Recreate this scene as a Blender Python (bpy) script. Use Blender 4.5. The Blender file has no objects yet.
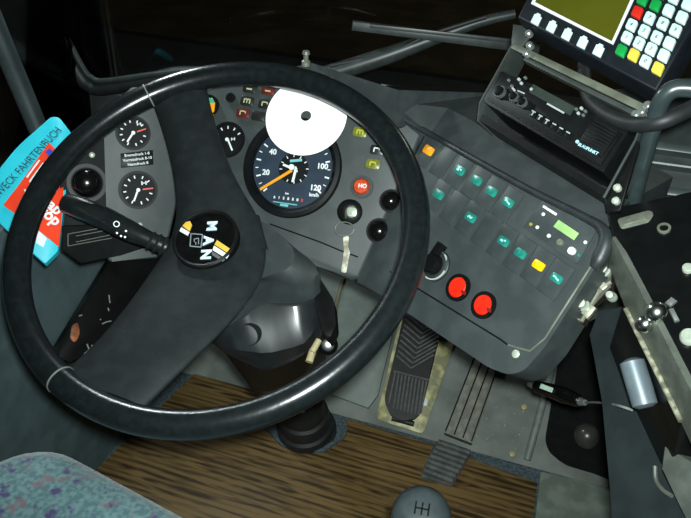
import bpy, bmesh, math, random
from mathutils import Vector as V, Matrix
random.seed(7)
R = math.radians
SC = bpy.context.scene
COL = SC.collection

# ------------------------------------------------------------------ camera
F = 700.0
CP = V((.345, -.635, 1.145))
ya, pi_, ro = R(16.3), R(34), R(3)
FW = V((-math.sin(ya)*math.cos(pi_), math.cos(ya)*math.cos(pi_), -math.sin(pi_)))
_r0 = V((math.cos(ya), math.sin(ya), 0)); _u0 = _r0.cross(FW)
RT = _r0*math.cos(ro) + _u0*math.sin(ro); UP = RT.cross(FW)
cd = bpy.data.cameras.new('camera'); cam = bpy.data.objects.new('camera', cd); COL.objects.link(cam)
cd.sensor_width = 36; cd.lens = 36*F/691; cd.clip_start = .02; cd.clip_end = 60
M = Matrix((RT, UP, -FW)).transposed().to_4x4(); M.translation = CP
cam.matrix_world = M; SC.camera = cam

def ray(x, y): return (FW*F + RT*(x-345.5) - UP*(y-259)).normalized()
def proj(p):
    d = p-CP; w = d.dot(FW); return (345.5+F*d.dot(RT)/w, 259-F*d.dot(UP)/w)
def dist_pt(x, y, d): return CP + ray(x, y)*d

class Pl:                       # a plane of the place: point and normal
    def __init__(s, p, n): s.p = V(p); s.n = V(n).normalized()
    def at(s, x, y, h=0):
        d = ray(x, y); q = s.p + s.n*h
        return CP + d*((q-CP).dot(s.n)/d.dot(s.n))
    def up(s, h): return Pl(s.p+s.n*h, s.n)
    def frame(s, x, y, dx, dy): # right / up unit vectors on the plane for a picture direction
        r = (s.at(x+dx, y+dy)-s.at(x-dx, y-dy)); r = (r - s.n*r.dot(s.n)).normalized()
        return r, s.n.cross(r)
    def scale(s, x, y): return (s.at(x, y)-CP).dot(FW)/F      # metres per pixel
def azel(p, az, el):
    az, el = R(az), R(el)
    return Pl(p, (-math.sin(az)*math.cos(el), -math.cos(az)*math.cos(el), math.sin(el)))
def three(a, b, c):
    n = (b-a).cross(c-a).normalized()
    if n.dot(CP-a) < 0: n = -n
    return Pl(a, n)

# ------------------------------------------------------------------ materials
def lin(c):
    return tuple(((v/255)/12.92 if v/255 <= .04045 else ((v/255+.055)/1.055)**2.4) for v in c) + (1,)
MATS = {}
def mat(name, rgb, rough=.5, rgb2=None, scale=60, metal=0, bump=0, bscale=300, coat=0, spec=.5, emit=None, es=0, detail=4, lo=.42, hi=.62):
    if name in MATS: return MATS[name]
    m = bpy.data.materials.new(name); m.use_nodes = True; nt = m.node_tree; N = nt.nodes; L = nt.links
    b = N['Principled BSDF']
    tc = N.new('ShaderNodeTexCoord')
    no = N.new('ShaderNodeTexNoise'); no.inputs['Scale'].default_value = scale; no.inputs['Detail'].default_value = detail
    L.new(tc.outputs['Object'], no.inputs['Vector'])
    cr = N.new('ShaderNodeValToRGB'); L.new(no.outputs['Fac'], cr.inputs['Fac'])
    c1 = lin(rgb); c2 = lin(rgb2) if rgb2 else tuple(v*.82 for v in c1[:3])+(1,)
    cr.color_ramp.elements[0].color = c2; cr.color_ramp.elements[1].color = c1
    cr.color_ramp.elements[0].position = lo; cr.color_ramp.elements[1].position = hi
    L.new(cr.outputs['Color'], b.inputs['Base Color'])
    b.inputs['Roughness'].default_value = rough; b.inputs['Metallic'].default_value = metal
    b.inputs['Coat Weight'].default_value = coat; b.inputs['Specular IOR Level'].default_value = spec
    if bump:
        n2 = N.new('ShaderNodeTexNoise'); n2.inputs['Scale'].default_value = bscale; n2.inputs['Detail'].default_value = 3
        L.new(tc.outputs['Object'], n2.inputs['Vector'])
        bp = N.new('ShaderNodeBump'); bp.inputs['Strength'].default_value = bump; bp.inputs['Distance'].default_value = .002
        L.new(n2.outputs['Fac'], bp.inputs['Height']); L.new(bp.outputs['Normal'], b.inputs['Normal'])
    if emit:
        b.inputs['Emission Color'].default_value = lin(emit); b.inputs['Emission Strength'].default_value = es
    MATS[name] = m; return m

def glass(name, tint=(1, 1, 1), rough=.02):
    m = bpy.data.materials.new(name); m.use_nodes = True; nt = m.node_tree; N = nt.nodes; L = nt.links
    N.remove(N['Principled BSDF']); tr = N.new('ShaderNodeBsdfTransparent'); gs = N.new('ShaderNodeBsdfGlossy'); gs.inputs['Roughness'].default_value = rough
    fn = N.new('ShaderNodeFresnel'); fn.inputs['IOR'].default_value = 1.3; ms = N.new('ShaderNodeMixShader')
    L.new(fn.outputs[0], ms.inputs[0]); L.new(tr.outputs[0], ms.inputs[1]); L.new(gs.outputs[0], ms.inputs[2]); L.new(ms.outputs[0], N['Material Output'].inputs['Surface'])
    tc = N.new('ShaderNodeTexCoord'); no = N.new('ShaderNodeTexNoise'); no.inputs['Scale'].default_value = 8
    L.new(tc.outputs['Object'], no.inputs['Vector'])
    cr = N.new('ShaderNodeValToRGB'); L.new(no.outputs['Fac'], cr.inputs['Fac'])
    cr.color_ramp.elements[0].color = tuple(t*.97 for t in tint)+(1,); cr.color_ramp.elements[1].color = tuple(tint)+(1,)
    L.new(cr.outputs['Color'], tr.inputs['Color'])
    MATS[name] = m; return m

PANEL  = mat('panel_plastic', (58, 65, 65), .5, (50, 57, 57), 35, bump=.12, bscale=900, spec=.35)
ROCKER = mat('switch_plastic', (57, 64, 64), .46, (51, 58, 58), 50, spec=.35)
DARK   = mat('dark_plastic', (42, 47, 48), .45, (34, 38, 39), 40, bump=.1, bscale=700)
BLACK  = mat('black_plastic', (18, 20, 20), .42, (14, 15, 15), 60, spec=.13)
GLOSSB = mat('gloss_black', (14, 15, 15), .16, (10, 11, 11), 60)
LEATH  = mat('wheel_leather', (22, 27, 28), .24, (18, 22, 23), 120, bump=.06, bscale=160, spec=.45)
PAD    = mat('pad_leather', (27, 32, 33), .6, (22, 26, 27), 60, bump=.12, bscale=500, spec=.2)
RUBBER = mat('black_rubber', (30, 33, 34), .55, (24, 26, 27), 80)
CHROME = mat('chrome', (190, 196, 192), .32, (160, 166, 162), 60, metal=.75)
STEEL  = mat('brushed_steel', (132, 136, 122), .45, (104, 108, 96), 40, metal=.35)
GREYM  = mat('grey_painted_metal', (104, 110, 102), .5, (86, 92, 86), 40, metal=.2)
BRASS  = mat('worn_brass_paint', (186, 182, 128), .45, (128, 126, 92), 45, metal=.1)
WHITE  = mat('white_mark', (236, 240, 240), .5, (222, 228, 228), 60)
DIALW  = mat('dial_white', (225, 232, 232), .5, (210, 218, 218), 60)
REDM   = mat('red_mark', (215, 60, 36), .5)
CARP = mat('blue_grey_carpet', (84, 98, 104), .9, (60, 72, 78), 160, bump=.4, bscale=600)
SCREW  = mat('screw_head', (196, 206, 186), .35, (170, 180, 165), 60, metal=.3)

# ------------------------------------------------------------------ mesh helpers (all in place coordinates)
def B(): return bmesh.new()
def face(bm, pts):
    return bm.faces.new([bm.verts.new(p) for p in pts])
def prism(bm, pts, n, thick, bev=0, seg=2):
    n = V(n).normalized()
    a = V((0, 0, 0))
    for i in range(len(pts)): a += pts[i].cross(pts[(i+1) % len(pts)])
    if a.dot(n) < 0: pts = pts[::-1]
    t = [bm.verts.new(p) for p in pts]; b = [bm.verts.new(p-n*thick) for p in pts]
    k = len(pts)
    ft = bm.faces.new(t); bm.faces.new(b[::-1])
    for i in range(k): bm.faces.new((t[i], b[i], b[(i+1) % k], t[(i+1) % k]))
    if bev:
        bmesh.ops.bevel(bm, geom=list(ft.edges), offset=bev, segments=seg, affect='EDGES', profile=.5, clamp_overlap=True)
def rnd(p, r, seg=5):           # round the corners of a traced outline
    out = []; k = len(p)
    rr = r if isinstance(r, (list, tuple)) else [r]*k
    for i in range(k):
        a = V((*p[i-1], 0)); c = V((*p[i], 0)); d = V((*p[(i+1) % k], 0))
        e1 = a-c; e2 = d-c; q = min(rr[i], e1.length*.45, e2.length*.45)
        if q < .05: out.append((c.x, c.y)); continue
        s = c+e1.normalized()*q; t = c+e2.normalized()*q
        for j in range(seg+1):
            f = j/seg; v = s*(1-f)**2 + c*2*f*(1-f) + t*f*f; out.append((v.x, v.y))
    return out
def slab(bm, pl, poly, h, thick, bev=0, seg=2, r=0):
    """outline seen in the photo lies at height h over the plane; body goes `thick` down"""
    if r: poly = rnd(poly, r)
    prism(bm, [pl.at(x, y, h) for x, y in poly], pl.n, thick, bev, seg)
def basis(ax, ref=None):
    ax = V(ax).normalized()
    ref = V(ref) if ref is not None else (V((0, 0, 1)) if abs(ax.z) < .9 else V((1, 0, 0)))
    u = (ref-ax*ref.dot(ax)).normalized(); return u, ax.cross(u), ax
def lathe(bm, c, ax, prof, seg=32, ref=None, su=1, sv=1):
    u, v, a = basis(ax, ref); rings = []
    for r, h in prof:
        if r < 1e-6: rings.append([bm.verts.new(c+a*h)])
        else: rings.append([bm.verts.new(c+a*h+u*(su*r*math.cos(2*math.pi*i/seg))+v*(sv*r*math.sin(2*math.pi*i/seg))) for i in range(seg)])
    for A, C in zip(rings, rings[1:]):
        for i in range(seg):
            j = (i+1) % seg
            if len(A) == 1 and len(C) == 1: continue
            if len(A) == 1: bm.faces.new((A[0], C[j], C[i])) if False else bm.faces.new((A[0], C[i], C[j]))
            elif len(C) == 1: bm.faces.new((A[i], A[j], C[0]))
            else: bm.faces.new((A[i], A[j], C[j], C[i]))
    if len(rings[0]) > 1: bm.faces.new(rings[0][::-1])
    if len(rings[-1]) > 1: bm.faces.new(rings[-1])
def cyl(bm, c, ax, r, h0, h1, seg=28, bev=0):
    if bev: lathe(bm, c, ax, [(r, h0), (r, h1-bev), (r-bev*.3, h1-bev*.3), (r-bev, h1)], seg)
    else: lathe(bm, c, ax, [(r, h0), (r, h1)], seg)
def ring(bm, c, ax, ro_, ri, h0, h1, seg=40):
    u, v, a = basis(ax); P = []
    for r, h in ((ro_, h0), (ro_, h1), (ri, h1), (ri, h0)):
        P.append([bm.verts.new(c+a*h+u*r*math.cos(2*math.pi*i/seg)+v*r*math.sin(2*math.pi*i/seg)) for i in range(seg)])
    for k in range(4):
        A, C = P[k], P[(k+1) % 4]
        for i in range(seg):
            j = (i+1) % seg; bm.faces.new((A[i], A[j], C[j], C[i]))
def smooth_path(p, n=6):
    out = []
    for i in range(len(p)-1):
        a = p[max(i-1, 0)]; b = p[i]; c = p[i+1]; d = p[min(i+2, len(p)-1)]
        for j in range(n):
            t = j/n
            out.append(.5*((2*b)+(c-a)*t+(2*a-5*b+4*c-d)*t*t+(3*b-a-3*c+d)*t**3))
    out.append(p[-1]); return out
def tube(bm, p, r, seg=14, sm=6, flat=None):
    if sm: p = smooth_path(p, sm)
    k = len(p); rs = r if isinstance(r, (list, tuple)) else None
    rings = []; pu = None
    for i in range(k):
        t = (p[min(i+1, k-1)]-p[max(i-1, 0)]).normalized()
        if pu is None: u = basis(t)[0]
        else: u = (pu-t*pu.dot(t)).normalized()
        pu = u; w = t.cross(u)
        if rs:
            f = i/(k-1)*(len(rs)-1); q = min(int(f), len(rs)-2); rad = rs[q]+(rs[q+1]-rs[q])*(f-q)
        else: rad = r
        rings.append([bm.verts.new(p[i]+u*rad*math.cos(2*math.pi*j/seg)+w*rad*math.sin(2*math.pi*j/seg)) for j in range(seg)])
    for A, C in zip(rings, rings[1:]):
        for j in range(seg): bm.faces.new((A[j], A[(j+1) % seg], C[(j+1) % seg], C[j]))
    bm.faces.new(rings[0][::-1]); bm.faces.new(rings[-1])
def bar(bm, a, b, w, t, n, bev=0):
    d = (b-a).normalized(); n = V(n); n = (n-d*n.dot(d)).normalized(); s = d.cross(n)
    prism(bm, [a-s*w/2, b-s*w/2, b+s*w/2, a+s*w/2], n, t, bev)
def loft(bm, secs, cap=True):
    rings = [[bm.verts.new(p) for p in s] for s in secs]; k = len(secs[0])
    for A, C in zip(rings, rings[1:]):
        for j in range(k): bm.faces.new((A[j], A[(j+1) % k], C[(j+1) % k], C[j]))
    if cap: bm.faces.new(rings[0][::-1]); bm.faces.new(rings[-1])
def sphere(bm, c, r, su=20, sv=12):
    bmesh.ops.create_uvsphere(bm, u_segments=su, v_segments=sv, radius=r, matrix=Matrix.Translation(c))
def text(bm, s, c, r, u, size, ex=.0004, fat=0, align='CENTER', squeeze=1):
    cu = bpy.data.curves.new('t', 'FONT'); cu.body = s; cu.size = size; cu.align_x = align; cu.align_y = 'CENTER'
    cu.extrude = ex; cu.offset = fat*size; cu.resolution_u = 3
    o = bpy.data.objects.new('t', cu); COL.objects.link(o)
    dg = bpy.context.evaluated_depsgraph_get(); me = bpy.data.meshes.new_from_object(o.evaluated_get(dg))
    n = r.cross(u); mm = Matrix((r*squeeze, u, n)).transposed().to_4x4(); mm.translation = c
    me.transform(mm); bm.from_mesh(me)
    bpy.data.objects.remove(o); bpy.data.curves.remove(cu); bpy.data.meshes.remove(me)

# ------------------------------------------------------------------ objects
WO = {}
def link(name, bm, m, parent=None, smooth=40, sub=0, origin=None):
    bmesh.ops.remove_doubles(bm, verts=bm.verts, dist=1e-6)
    bmesh.ops.recalc_face_normals(bm, faces=bm.faces)
    xs = [v.co for v in bm.verts]
    lo = V((min(p.x for p in xs), min(p.y for p in xs), min(p.z for p in xs)))
    hi = V((max(p.x for p in xs), max(p.y for p in xs), max(p.z for p in xs)))
    c = origin or V(((lo.x+hi.x)/2, (lo.y+hi.y)/2, lo.z))
    for v in bm.verts: v.co -= c
    me = bpy.data.meshes.new(name); bm.to_mesh(me); bm.free()
    me.materials.append(m)
    if smooth:
        me.polygons.foreach_set('use_smooth', [True]*len(me.polygons))
        me.set_sharp_from_angle(angle=R(smooth))
    o = bpy.data.objects.new(name, me); COL.objects.link(o)
    WO[o] = c
    if parent: o.parent = parent; o.location = c-WO[parent]
    else: o.location = c
    if sub:
        md = o.modifiers.new('sub', 'SUBSURF'); md.levels = sub; md.render_levels = sub
    return o
def tag(o, label=None, cat=None, group=None, kind=None):
    if label: o['label'] = label
    if cat: o['category'] = cat
    if group: o['group'] = group
    if kind: o['kind'] = kind
    return o
def thing(name, loc, label, cat, group=None):
    o = bpy.data.objects.new(name, None); COL.objects.link(o); o.location = loc; o.empty_display_size = .05
    WO[o] = V(loc); return tag(o, label, cat, group)

# ================================================================== planes of the cockpit
MAIN = azel((.0289, .1716, .7087), 0, 36)
SB = (398, 190)
WING = azel(MAIN.at(*SB), 43, 35)
LEFT = azel(MAIN.at(190, 150), -42, 28)
FLOOR = Pl((0, 0, 0), (0, 0, 1))
TOE = Pl((0, .40, 0), (0, -math.sin(R(33)), math.cos(R(33))))
def seam(a, b, y):               # picture point, at height y, of the fold between two panels
    d = a.n.cross(b.n); p = MAIN.at(*SB) if b is WING else MAIN.at(190, 150)
    lo, hi = -1.0, 1.0
    s = 1 if proj(p+d*.1)[1] < proj(p)[1] else -1
    lo, hi = -.3, .3
    for _ in range(60):
        m_ = (lo+hi)/2
        if proj(p+d*s*m_)[1] > y: lo = m_
        else: hi = m_
    return proj(p+d*s*lo)

LAB = []
# ================================================================== dashboard
dash = thing('dashboard', MAIN.at(300, 200), 'wraparound grey plastic bus dashboard with gauges, rocker switches and warning lamps', 'dashboard')
SW = lambda y: seam(MAIN, WING, y)
SL = lambda y: seam(MAIN, LEFT, y)
b = B()
slab(b, MAIN, [SL(78), (330, 76), (385, 110), SW(129), SW(278), (350, 281), (316, 266), (266, 234), (225, 230), SL(255)], 0, .035, .006, 3)
link('centre_panel', b, PANEL, dash, 35)
b = B()
poly = [SW(129), (474, 161), (530, 192), (590, 221), (612, 235), (608, 247), (545, 347), (524, 371), (508, 375), (488, 367), (385, 298), (352, 282), SW(277)]
slab(b, WING, rnd(poly, [0, 0, 0, 3, 6, 4, 4, 9, 9, 5, 0, 0, 0]), 0, .045, .009, 4)
link('switch_panel', b, PANEL, dash, 35)
b = B()
slab(b, LEFT, rnd([SL(92), (128, 100), (108, 112), (104, 135), (108, 262), SL(258)], [0, 4, 3, 3, 4, 0]), 0, .03, .005, 3)
link('gauge_panel', b, PANEL, dash, 35)
b = B()
slab(b, LEFT, rnd([(108, 100), (70, 138), (60, 150), (60, 238), (110, 238)], 4), -.006, .03, .004)
link('light_switch_panel', b, mat('recess_black', (28, 32, 32), .7, (22, 26, 26), 40, spec=.15), dash, 35)
# fold-over lower lip, drawn by a groove
def groove(pl, pts, r=.0011):
    b = B(); tube(b, [pl.at(x, y, .0) for x, y in pts], r, 6, 0); return b
g = groove(MAIN, [(270, 224), (320, 242), (344, 252), (358, 257)])
link('panel_groove', g, BLACK, dash)
g = groove(WING, [(390, 271), (417, 288), (500, 339), (508, 345)])
link('panel_groove', g, BLACK, dash)
g = groove(WING, [(508, 345), (530, 351), (545, 338), (572, 296), (604, 246)])
link('panel_edge_trim', g, STEEL, dash)
# padded hood along the top edge of the switch panel, hooking round its outer corner
b = B()
tube(b, [MAIN.at(385, 108, .002)]+[WING.at(x, y, .002) for x, y in ((430, 134), (474, 159), (530, 190), (588, 219), (603, 230), (606, 243), (599, 260), (593, 268))], [.004, .004, .004, .004, .0045, .006, .008, .008, .004], 14, 4)
link('panel_hood', b, DARK, dash, 60)
# flat top of the dashboard, back to the windscreen
TOPZ = Pl((0, 0, .80), (-.05, -.10, 1))
b = B()
fr_ = [LEFT.at(62, 148), LEFT.at(120, 104), MAIN.at(205, 78), MAIN.at(330, 74), MAIN.at(385, 108), WING.at(430, 134), WING.at(530, 190), WING.at(606, 231)]
BP = azel(WING.at(530, 190), 43, 60)
bk_ = [LEFT.at(62, 148)+V((-.03, .05, -.02)), LEFT.at(120, 104)+V((-.02, .06, 0)), V((-.10, .25, .77)), TOPZ.at(312, 63), TOPZ.at(398, 90), None, None, None]
md_ = [f_.lerp(k_, .4) if k_ else None for f_, k_ in zip(fr_, bk_)]
for i_, (x_, y_) in ((5, (448, 108)), (6, (552, 163)), (7, (622, 206))): md_[i_] = BP.at(x_, y_); bk_[i_] = md_[i_]+V((.06, .12, -.012))
rows_ = (fr_, md_, bk_)
tops = [[b.verts.new(p) for p in q_] for q_ in rows_]; bots = [[b.verts.new(p-V((0, 0, .05))) for p in q_] for q_ in rows_]
k = len(fr_)
for r_i in (0, 1):
    for i in range(k-1):
        b.faces.new((tops[r_i][i], tops[r_i][i+1], tops[r_i+1][i+1], tops[r_i+1][i])); b.faces.new((bots[r_i][i], bots[r_i+1][i], bots[r_i+1][i+1], bots[r_i][i+1]))
    for i in (0, k-1): b.faces.new((tops[r_i][i], tops[r_i+1][i], bots[r_i+1][i], bots[r_i][i]))
for i in range(k-1):
    b.faces.new((tops[0][i], bots[0][i], bots[0][i+1], tops[0][i+1])); b.faces.new((tops[2][i], tops[2][i+1], bots[2][i+1], bots[2][i]))
bmesh.ops.triangulate(b, faces=b.faces[:])
link('dashboard_top', b, mat('top_plastic', (54, 60, 60), .55, (46, 52, 52), 40, bump=.1, bscale=700, spec=.3), dash, 30)
# -------- screws
def screw(pl, x, y, r=4, h=.0):
    s = pl.scale(x, y); b = B(); c = pl.at(x, y, h)
    lathe(b, c, pl.n, [(r*s, -.001), (r*s, .0012), (r*s*.7, .0022), (0, .0024)], 16)
    return link('screw', b, SCREW, dash)
for pl, x, y, r in ((WING, 516, 354, 4.3), (MAIN, 386, 258, 3.6), (LEFT, 140, 225, 2.6), (LEFT, 92, 155, 2.8)): screw(pl, x, y, r)
# -------- round instruments
BEZ = mat('gauge_bezel', (16, 18, 19), .45, (12, 14, 14), 60, spec=.12)
DIAL = mat('gauge_face', (14, 17, 18), .6, (12, 14, 15), 60, spec=.15)
SDIAL = mat('speedometer_face', (42, 54, 68), .45, (36, 47, 60), 30, spec=.25)
ORAN = mat('orange_needle', (246, 160, 20), .45)
def polar(pl, x, y, rpx, deg, h=0):     # picture-plane angle, clockwise from up
    a = R(deg); return pl.at(x+rpx*math.sin(a), y-rpx*math.cos(a), h)
def mark(bm, pl, x, y, r0, r1, deg, w, h, t=.0006):
    bar(bm, polar(pl, x, y, r0, deg, h), polar(pl, x, y, r1, deg, h), w, t, pl.n)
def gauge(pl, x, y, r, label, marks, needle, redang=None, sym=None, cutsec=None):
    s = pl.scale(x, y); c = pl.at(x, y); rm = r*s
    b = B(); ring(b, c, pl.n, rm, rm*.86, -.004, .004, 40)
    g = link('gauge', b, BEZ, dash); tag(g, label)
    b = B(); cyl(b, c, pl.n, rm*.88, -.006, .0008, 40); link('dial', b, DIAL, g)
    b = B()
    for a in marks: mark(b, pl, x, y, r*.62, r*.78, a, .0016, .0016)
    link('scale_marks', b, DIALW, g)
    if redang is not None:
        b = B(); mark(b, pl, x, y, r*.25, r*.8, redang, .0019, .0018); link('red_limit_mark', b, REDM, g)
    b = B(); mark(b, pl, x, y, -r*.05, r*.62, needle, .0024, .003); cyl(b, c, pl.n, .0026, .001, .0042, 14)
    link('needle', b, DIALW, g)
    if sym:
        sx, sy, sz = sym; rr, uu = pl.frame(sx, sy, 4, -.3)
        b = B(); q = pl.at(sx, sy, .0018)
        for k in (-1, 1): bar(b, q-uu*sz*.5+rr*sz*.55*k, q+uu*sz*.5+rr*sz*.55*k, sz*.35, .0005, pl.n)
        bar(b, q-rr*sz*.7, q+rr*sz*.7, sz*.25, .0005, pl.n)
        link('symbol', b, DIALW, g)
    return g
M1 = [205, 235, 262, 290, 318, 345, 20, 50, 105, 135, 165]
gauge(LEFT, 133, 133, 17, 'small round gauge with red mark, upper one on the left panel', M1, 213, 72, (139, 124, .004))
gauge(LEFT, 138, 190, 19, 'small round gauge with red mark, lower one on the left panel', M1, 200, 83, (144, 183, .005))
gauge(MAIN, 228, 140, 18, 'small round gauge with white needle beside the speedometer', [215, 300, 330, 0, 30, 60], 158, None, (233, 139, .004))
g = gauge(MAIN, 209, 106, 11, 'small gauge with a green and orange sector', [330, 20], 300)
b = B()
q = [(207, 103), (215, 103), (214, 112), (212, 118), (209, 113)]
slab(b, MAIN, q, .0036, .001); link('orange_sector', b, ORAN, g)
b = B(); slab(b, MAIN, [(207, 97), (213, 99), (215, 103), (207, 103)], .0036, .001)
link('green_sector', b, mat('green_sector', (60, 170, 120), .5), g)
# -------- speedometer
SX, SY = 293, 168
s = MAIN.scale(SX, SY); c = MAIN.at(SX, SY)
b = B(); lathe(b, c, MAIN.n, [(50*s, -.004), (51*s, .004), (50*s, .010), (46*s, .011), (42*s, .006), (41*s, .002), (41*s, -.004)], 56)
sp = link('speedometer', b, BEZ, dash); tag(sp, 'large round speedometer with blue-grey face and orange needle')
b = B(); cyl(b, c, MAIN.n, 41.5*s, -.004, .0024, 56); link('dial', b, SDIAL, sp)
b = B(); cyl(b, MAIN.at(294, 169), MAIN.n, 15.5*s, .002, .0028, 40); link('clock_face', b, DIAL, sp)
b = B()
for k, a in enumerate(range(232, 232+262, 13)):
    if k % 2 == 0: mark(b, MAIN, SX, SY, 33, 37.5, a, .0021, .0026)
    else: mark(b, MAIN, SX, SY, 34.5, 37.5, a, .0012, .0026)
for a in range(0, 360, 30): mark(b, MAIN, 294, 169, 12, 14.5, a, .0012, .003)
link('scale_marks', b, DIALW, sp)
tr, tu = MAIN.frame(SX, SY, 10, .8)
def num(bm, t, x, y, size, pl=MAIN, h=.003, fr=None, fat=.03, **k):
    r_, u_ = fr or (tr, tu); text(bm, t, pl.at(x, y, h), r_, u_, size, fat=fat, **k)
b = B()
for t, x, y in (('20', 266, 172.5), ('40', 273, 152), ('60', 285, 136), ('80', 306, 137), ('100', 322.5, 166.5), ('120', 315.5, 188)): num(b, t, x, y, .0105)
link('numerals', b, DIALW, sp)
b = B(); num(b, 'km/h', 314, 195, .0066); link('unit_lettering', b, DIALW, sp)
b = B(); num(b, 'km', 287, 193.5, .004); link('unit_lettering', b, DIALW, sp)
b = B()
rr, uu = MAIN.frame(287, 199, 8, .8)
for i, t in enumerate('615880'): num(b, t, 274.5+i*4.6, 197.2+i*.55, .0052)
link('odometer_digits', b, DIALW, sp)
b = B(); num(b, '0', 302, 200.6, .0058); link('odometer_tenth_digit', b, REDM, sp)
b = B(); bar(b, MAIN.at(273, 201.5, .003), MAIN.at(297, 205, .003), .0012, .0005, MAIN.n); bar(b, MAIN.at(280, 204.6, .003), MAIN.at(288, 205.8, .003), .003, .0005, MAIN.n)
bar(b, MAIN.at(290, 161, .003), MAIN.at(302, 160, .003), .0035, .0005, MAIN.n)
link('printed_lines', b, mat('pale_teal_print', (110, 190, 190), .5), sp)
b = B(); prism(b, [MAIN.at(x, y, .008) for x, y in ((260.5, 190.5), (259.5, 188.2), (291, 169.2), (292.5, 171.5))], MAIN.n, .0012); link('speed_needle', b, ORAN, sp)
b = B()
for (x0, y0, x1, y1, w) in ((296, 168, 292.5, 182, .0034), (297, 172, 295.5, 166.5, .002), (283, 164.5, 289, 167, .003)):
    bar(b, MAIN.at(x0, y0, .0068), MAIN.at(x1, y1, .0068), w, .0012, MAIN.n)
cyl(b, c, MAIN.n, .004, .003, .0075, 16); link('clock_hands', b, DIALW, sp)
# -------- warning lamps and buttons of the centre panel
def lens(pl, x, y, w, h, dx, dy, m, name, label=None, raise_=.0018, sym=None, symm=None, root=dash, r=.25):
    r_, u_ = pl.frame(x, y, dx, dy); s_ = pl.scale(x, y); c_ = pl.at(x, y, raise_)
    p = [(-w/2, -h/2), (w/2, -h/2), (w/2, h/2), (-w/2, h/2)]
    p = rnd(p, r*h)
    b_ = B(); prism(b_, [c_+r_*(a*s_)+u_*(q_*s_) for a, q_ in p], pl.n, .003, .0005, 2)
    o = link(name, b_, m, root)
    if label: tag(o, label)
    if sym:
        b_ = B()
        for a0, q0, a1, q1, ww in sym:
            bar(b_, c_+r_*a0*s_+u_*q0*s_+pl.n*.0004, c_+r_*a1*s_+u_*q1*s_+pl.n*.0004, ww*s_, .0005, pl.n)
        link('symbol', b_, symm or DIALW, o)
    return o
LOL = mat('olive_lamp', (120, 124, 34), .35, (96, 100, 26), 200)
LDK = mat('dark_lamp', (34, 33, 32), .35, (28, 27, 27), 80)
LRD = mat('dark_red_lamp', (96, 30, 26), .35, (74, 24, 20), 80)
LGN = mat('pale_olive_symbol', (178, 186, 140), .5)
SQ = [(-3, -2.2, -3, 2.2, 1.2), (3, -2.2, 3, 2.2, 1.2), (-3, 1.8, 3, 1.8, 1.2), (0, -2, 0, 2, 1)]
CU = [(-3, -2.2, -3, 2, 1.2), (-3, 1.8, 2, 1.8, 1.2), (2.4, 1.8, 2.4, 0, 1.2)]
for x, y, m, sy, sm in ((247, 101, LDK, SQ, LGN), (265, 104, LDK, CU, LGN), (243, 113, LRD, CU, LGN), (249.5, 88, LDK, [(-3, -1, 3, -1, 1.6)], LGN), (268, 90, LRD, [(-3, -1, 3, -1, 1.4)], LGN),
                        (258, 116, LDK, None, None), (360, 132, LOL, SQ, mat('yellow_symbol', (190, 190, 60), .5)), (377, 150, LDK, CU, DIALW), (373, 164, LOL, CU, mat('yellow_symbol', (0, 0, 0)))):
    lens(MAIN, x, y, 14, 9.5, 10, 1.6 if x < 300 else 1.5, m, 'warning_lamp', 'olive yellow warning lamp' if m is LOL else 'dark red warning lamp' if m is LRD else 'unlit dark warning lamp', sym=sy, symm=sm)
b = B(); c_ = MAIN.at(231, 98); ring(b, c_, MAIN.n, .0068, .0045, -.001, .003, 24); cyl(b, c_, MAIN.n, .0046, -.001, .0015, 20); tag(link('reset_button', b, BLACK, dash), 'small round black reset button')
# orange round lamp
c_ = MAIN.at(362, 187); b = B(); ring(b, c_, MAIN.n, .0155, .0108, -.002, .003, 32); ol = link('round_lamp', b, DARK, dash); tag(ol, 'round orange push lamp')
b = B(); lathe(b, c_, MAIN.n, [(.0108, 0), (.0108, .006), (.009, .0085), (0, .0095)], 28)
link('lens', b, mat('orange_lens', (196, 76, 38), .25, (176, 60, 28), 200), ol)
b = B(); num(b, 'HO', 362.5, 186, .0075, h=.0096); link('lettering', b, DIALW, ol)
# black domed buttons
for x, y, r in ((391, 201, 10.5), (379, 231, 11.5)):
    c_ = MAIN.at(x, y, 0 if y > 210 else .002); q = r*MAIN.scale(x, y)
    b = B(); ring(b, c_, MAIN.n, q*1.12, q*.9, -.006, .002, 32); bt = link('push_button', b, BLACK, dash); tag(bt, 'black domed push button')
    b = B(); lathe(b, c_, MAIN.n, [(q*.93, -.004), (q*.93, .003), (q*.8, .009), (q*.5, .0125), (0, .0138)], 28); link('cap', b, GLOSSB, bt)
# ignition lock
c_ = MAIN.at(350, 212); b = B(); lathe(b, c_, MAIN.n, [(.0175, -.002), (.0165, .006), (.012, .009), (.0105, .009), (.010, .006)], 28); ig = link('ignition_lock', b, BLACK, dash)
tag(ig, 'round black ignition lock')
b = B(); lathe(b, MAIN.at(352, 212, .004), MAIN.n, [(.0085, 0), (.0085, .004), (.006, .006), (0, .006)], 20); link('key_barrel', b, STEEL, ig)
b = B(); slab(b, MAIN, rnd([(340, 203), (346, 201), (350, 214), (346, 224), (341, 220)], 2), .006, .007, .001); link('lock_shroud', b, BLACK, ig)
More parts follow.
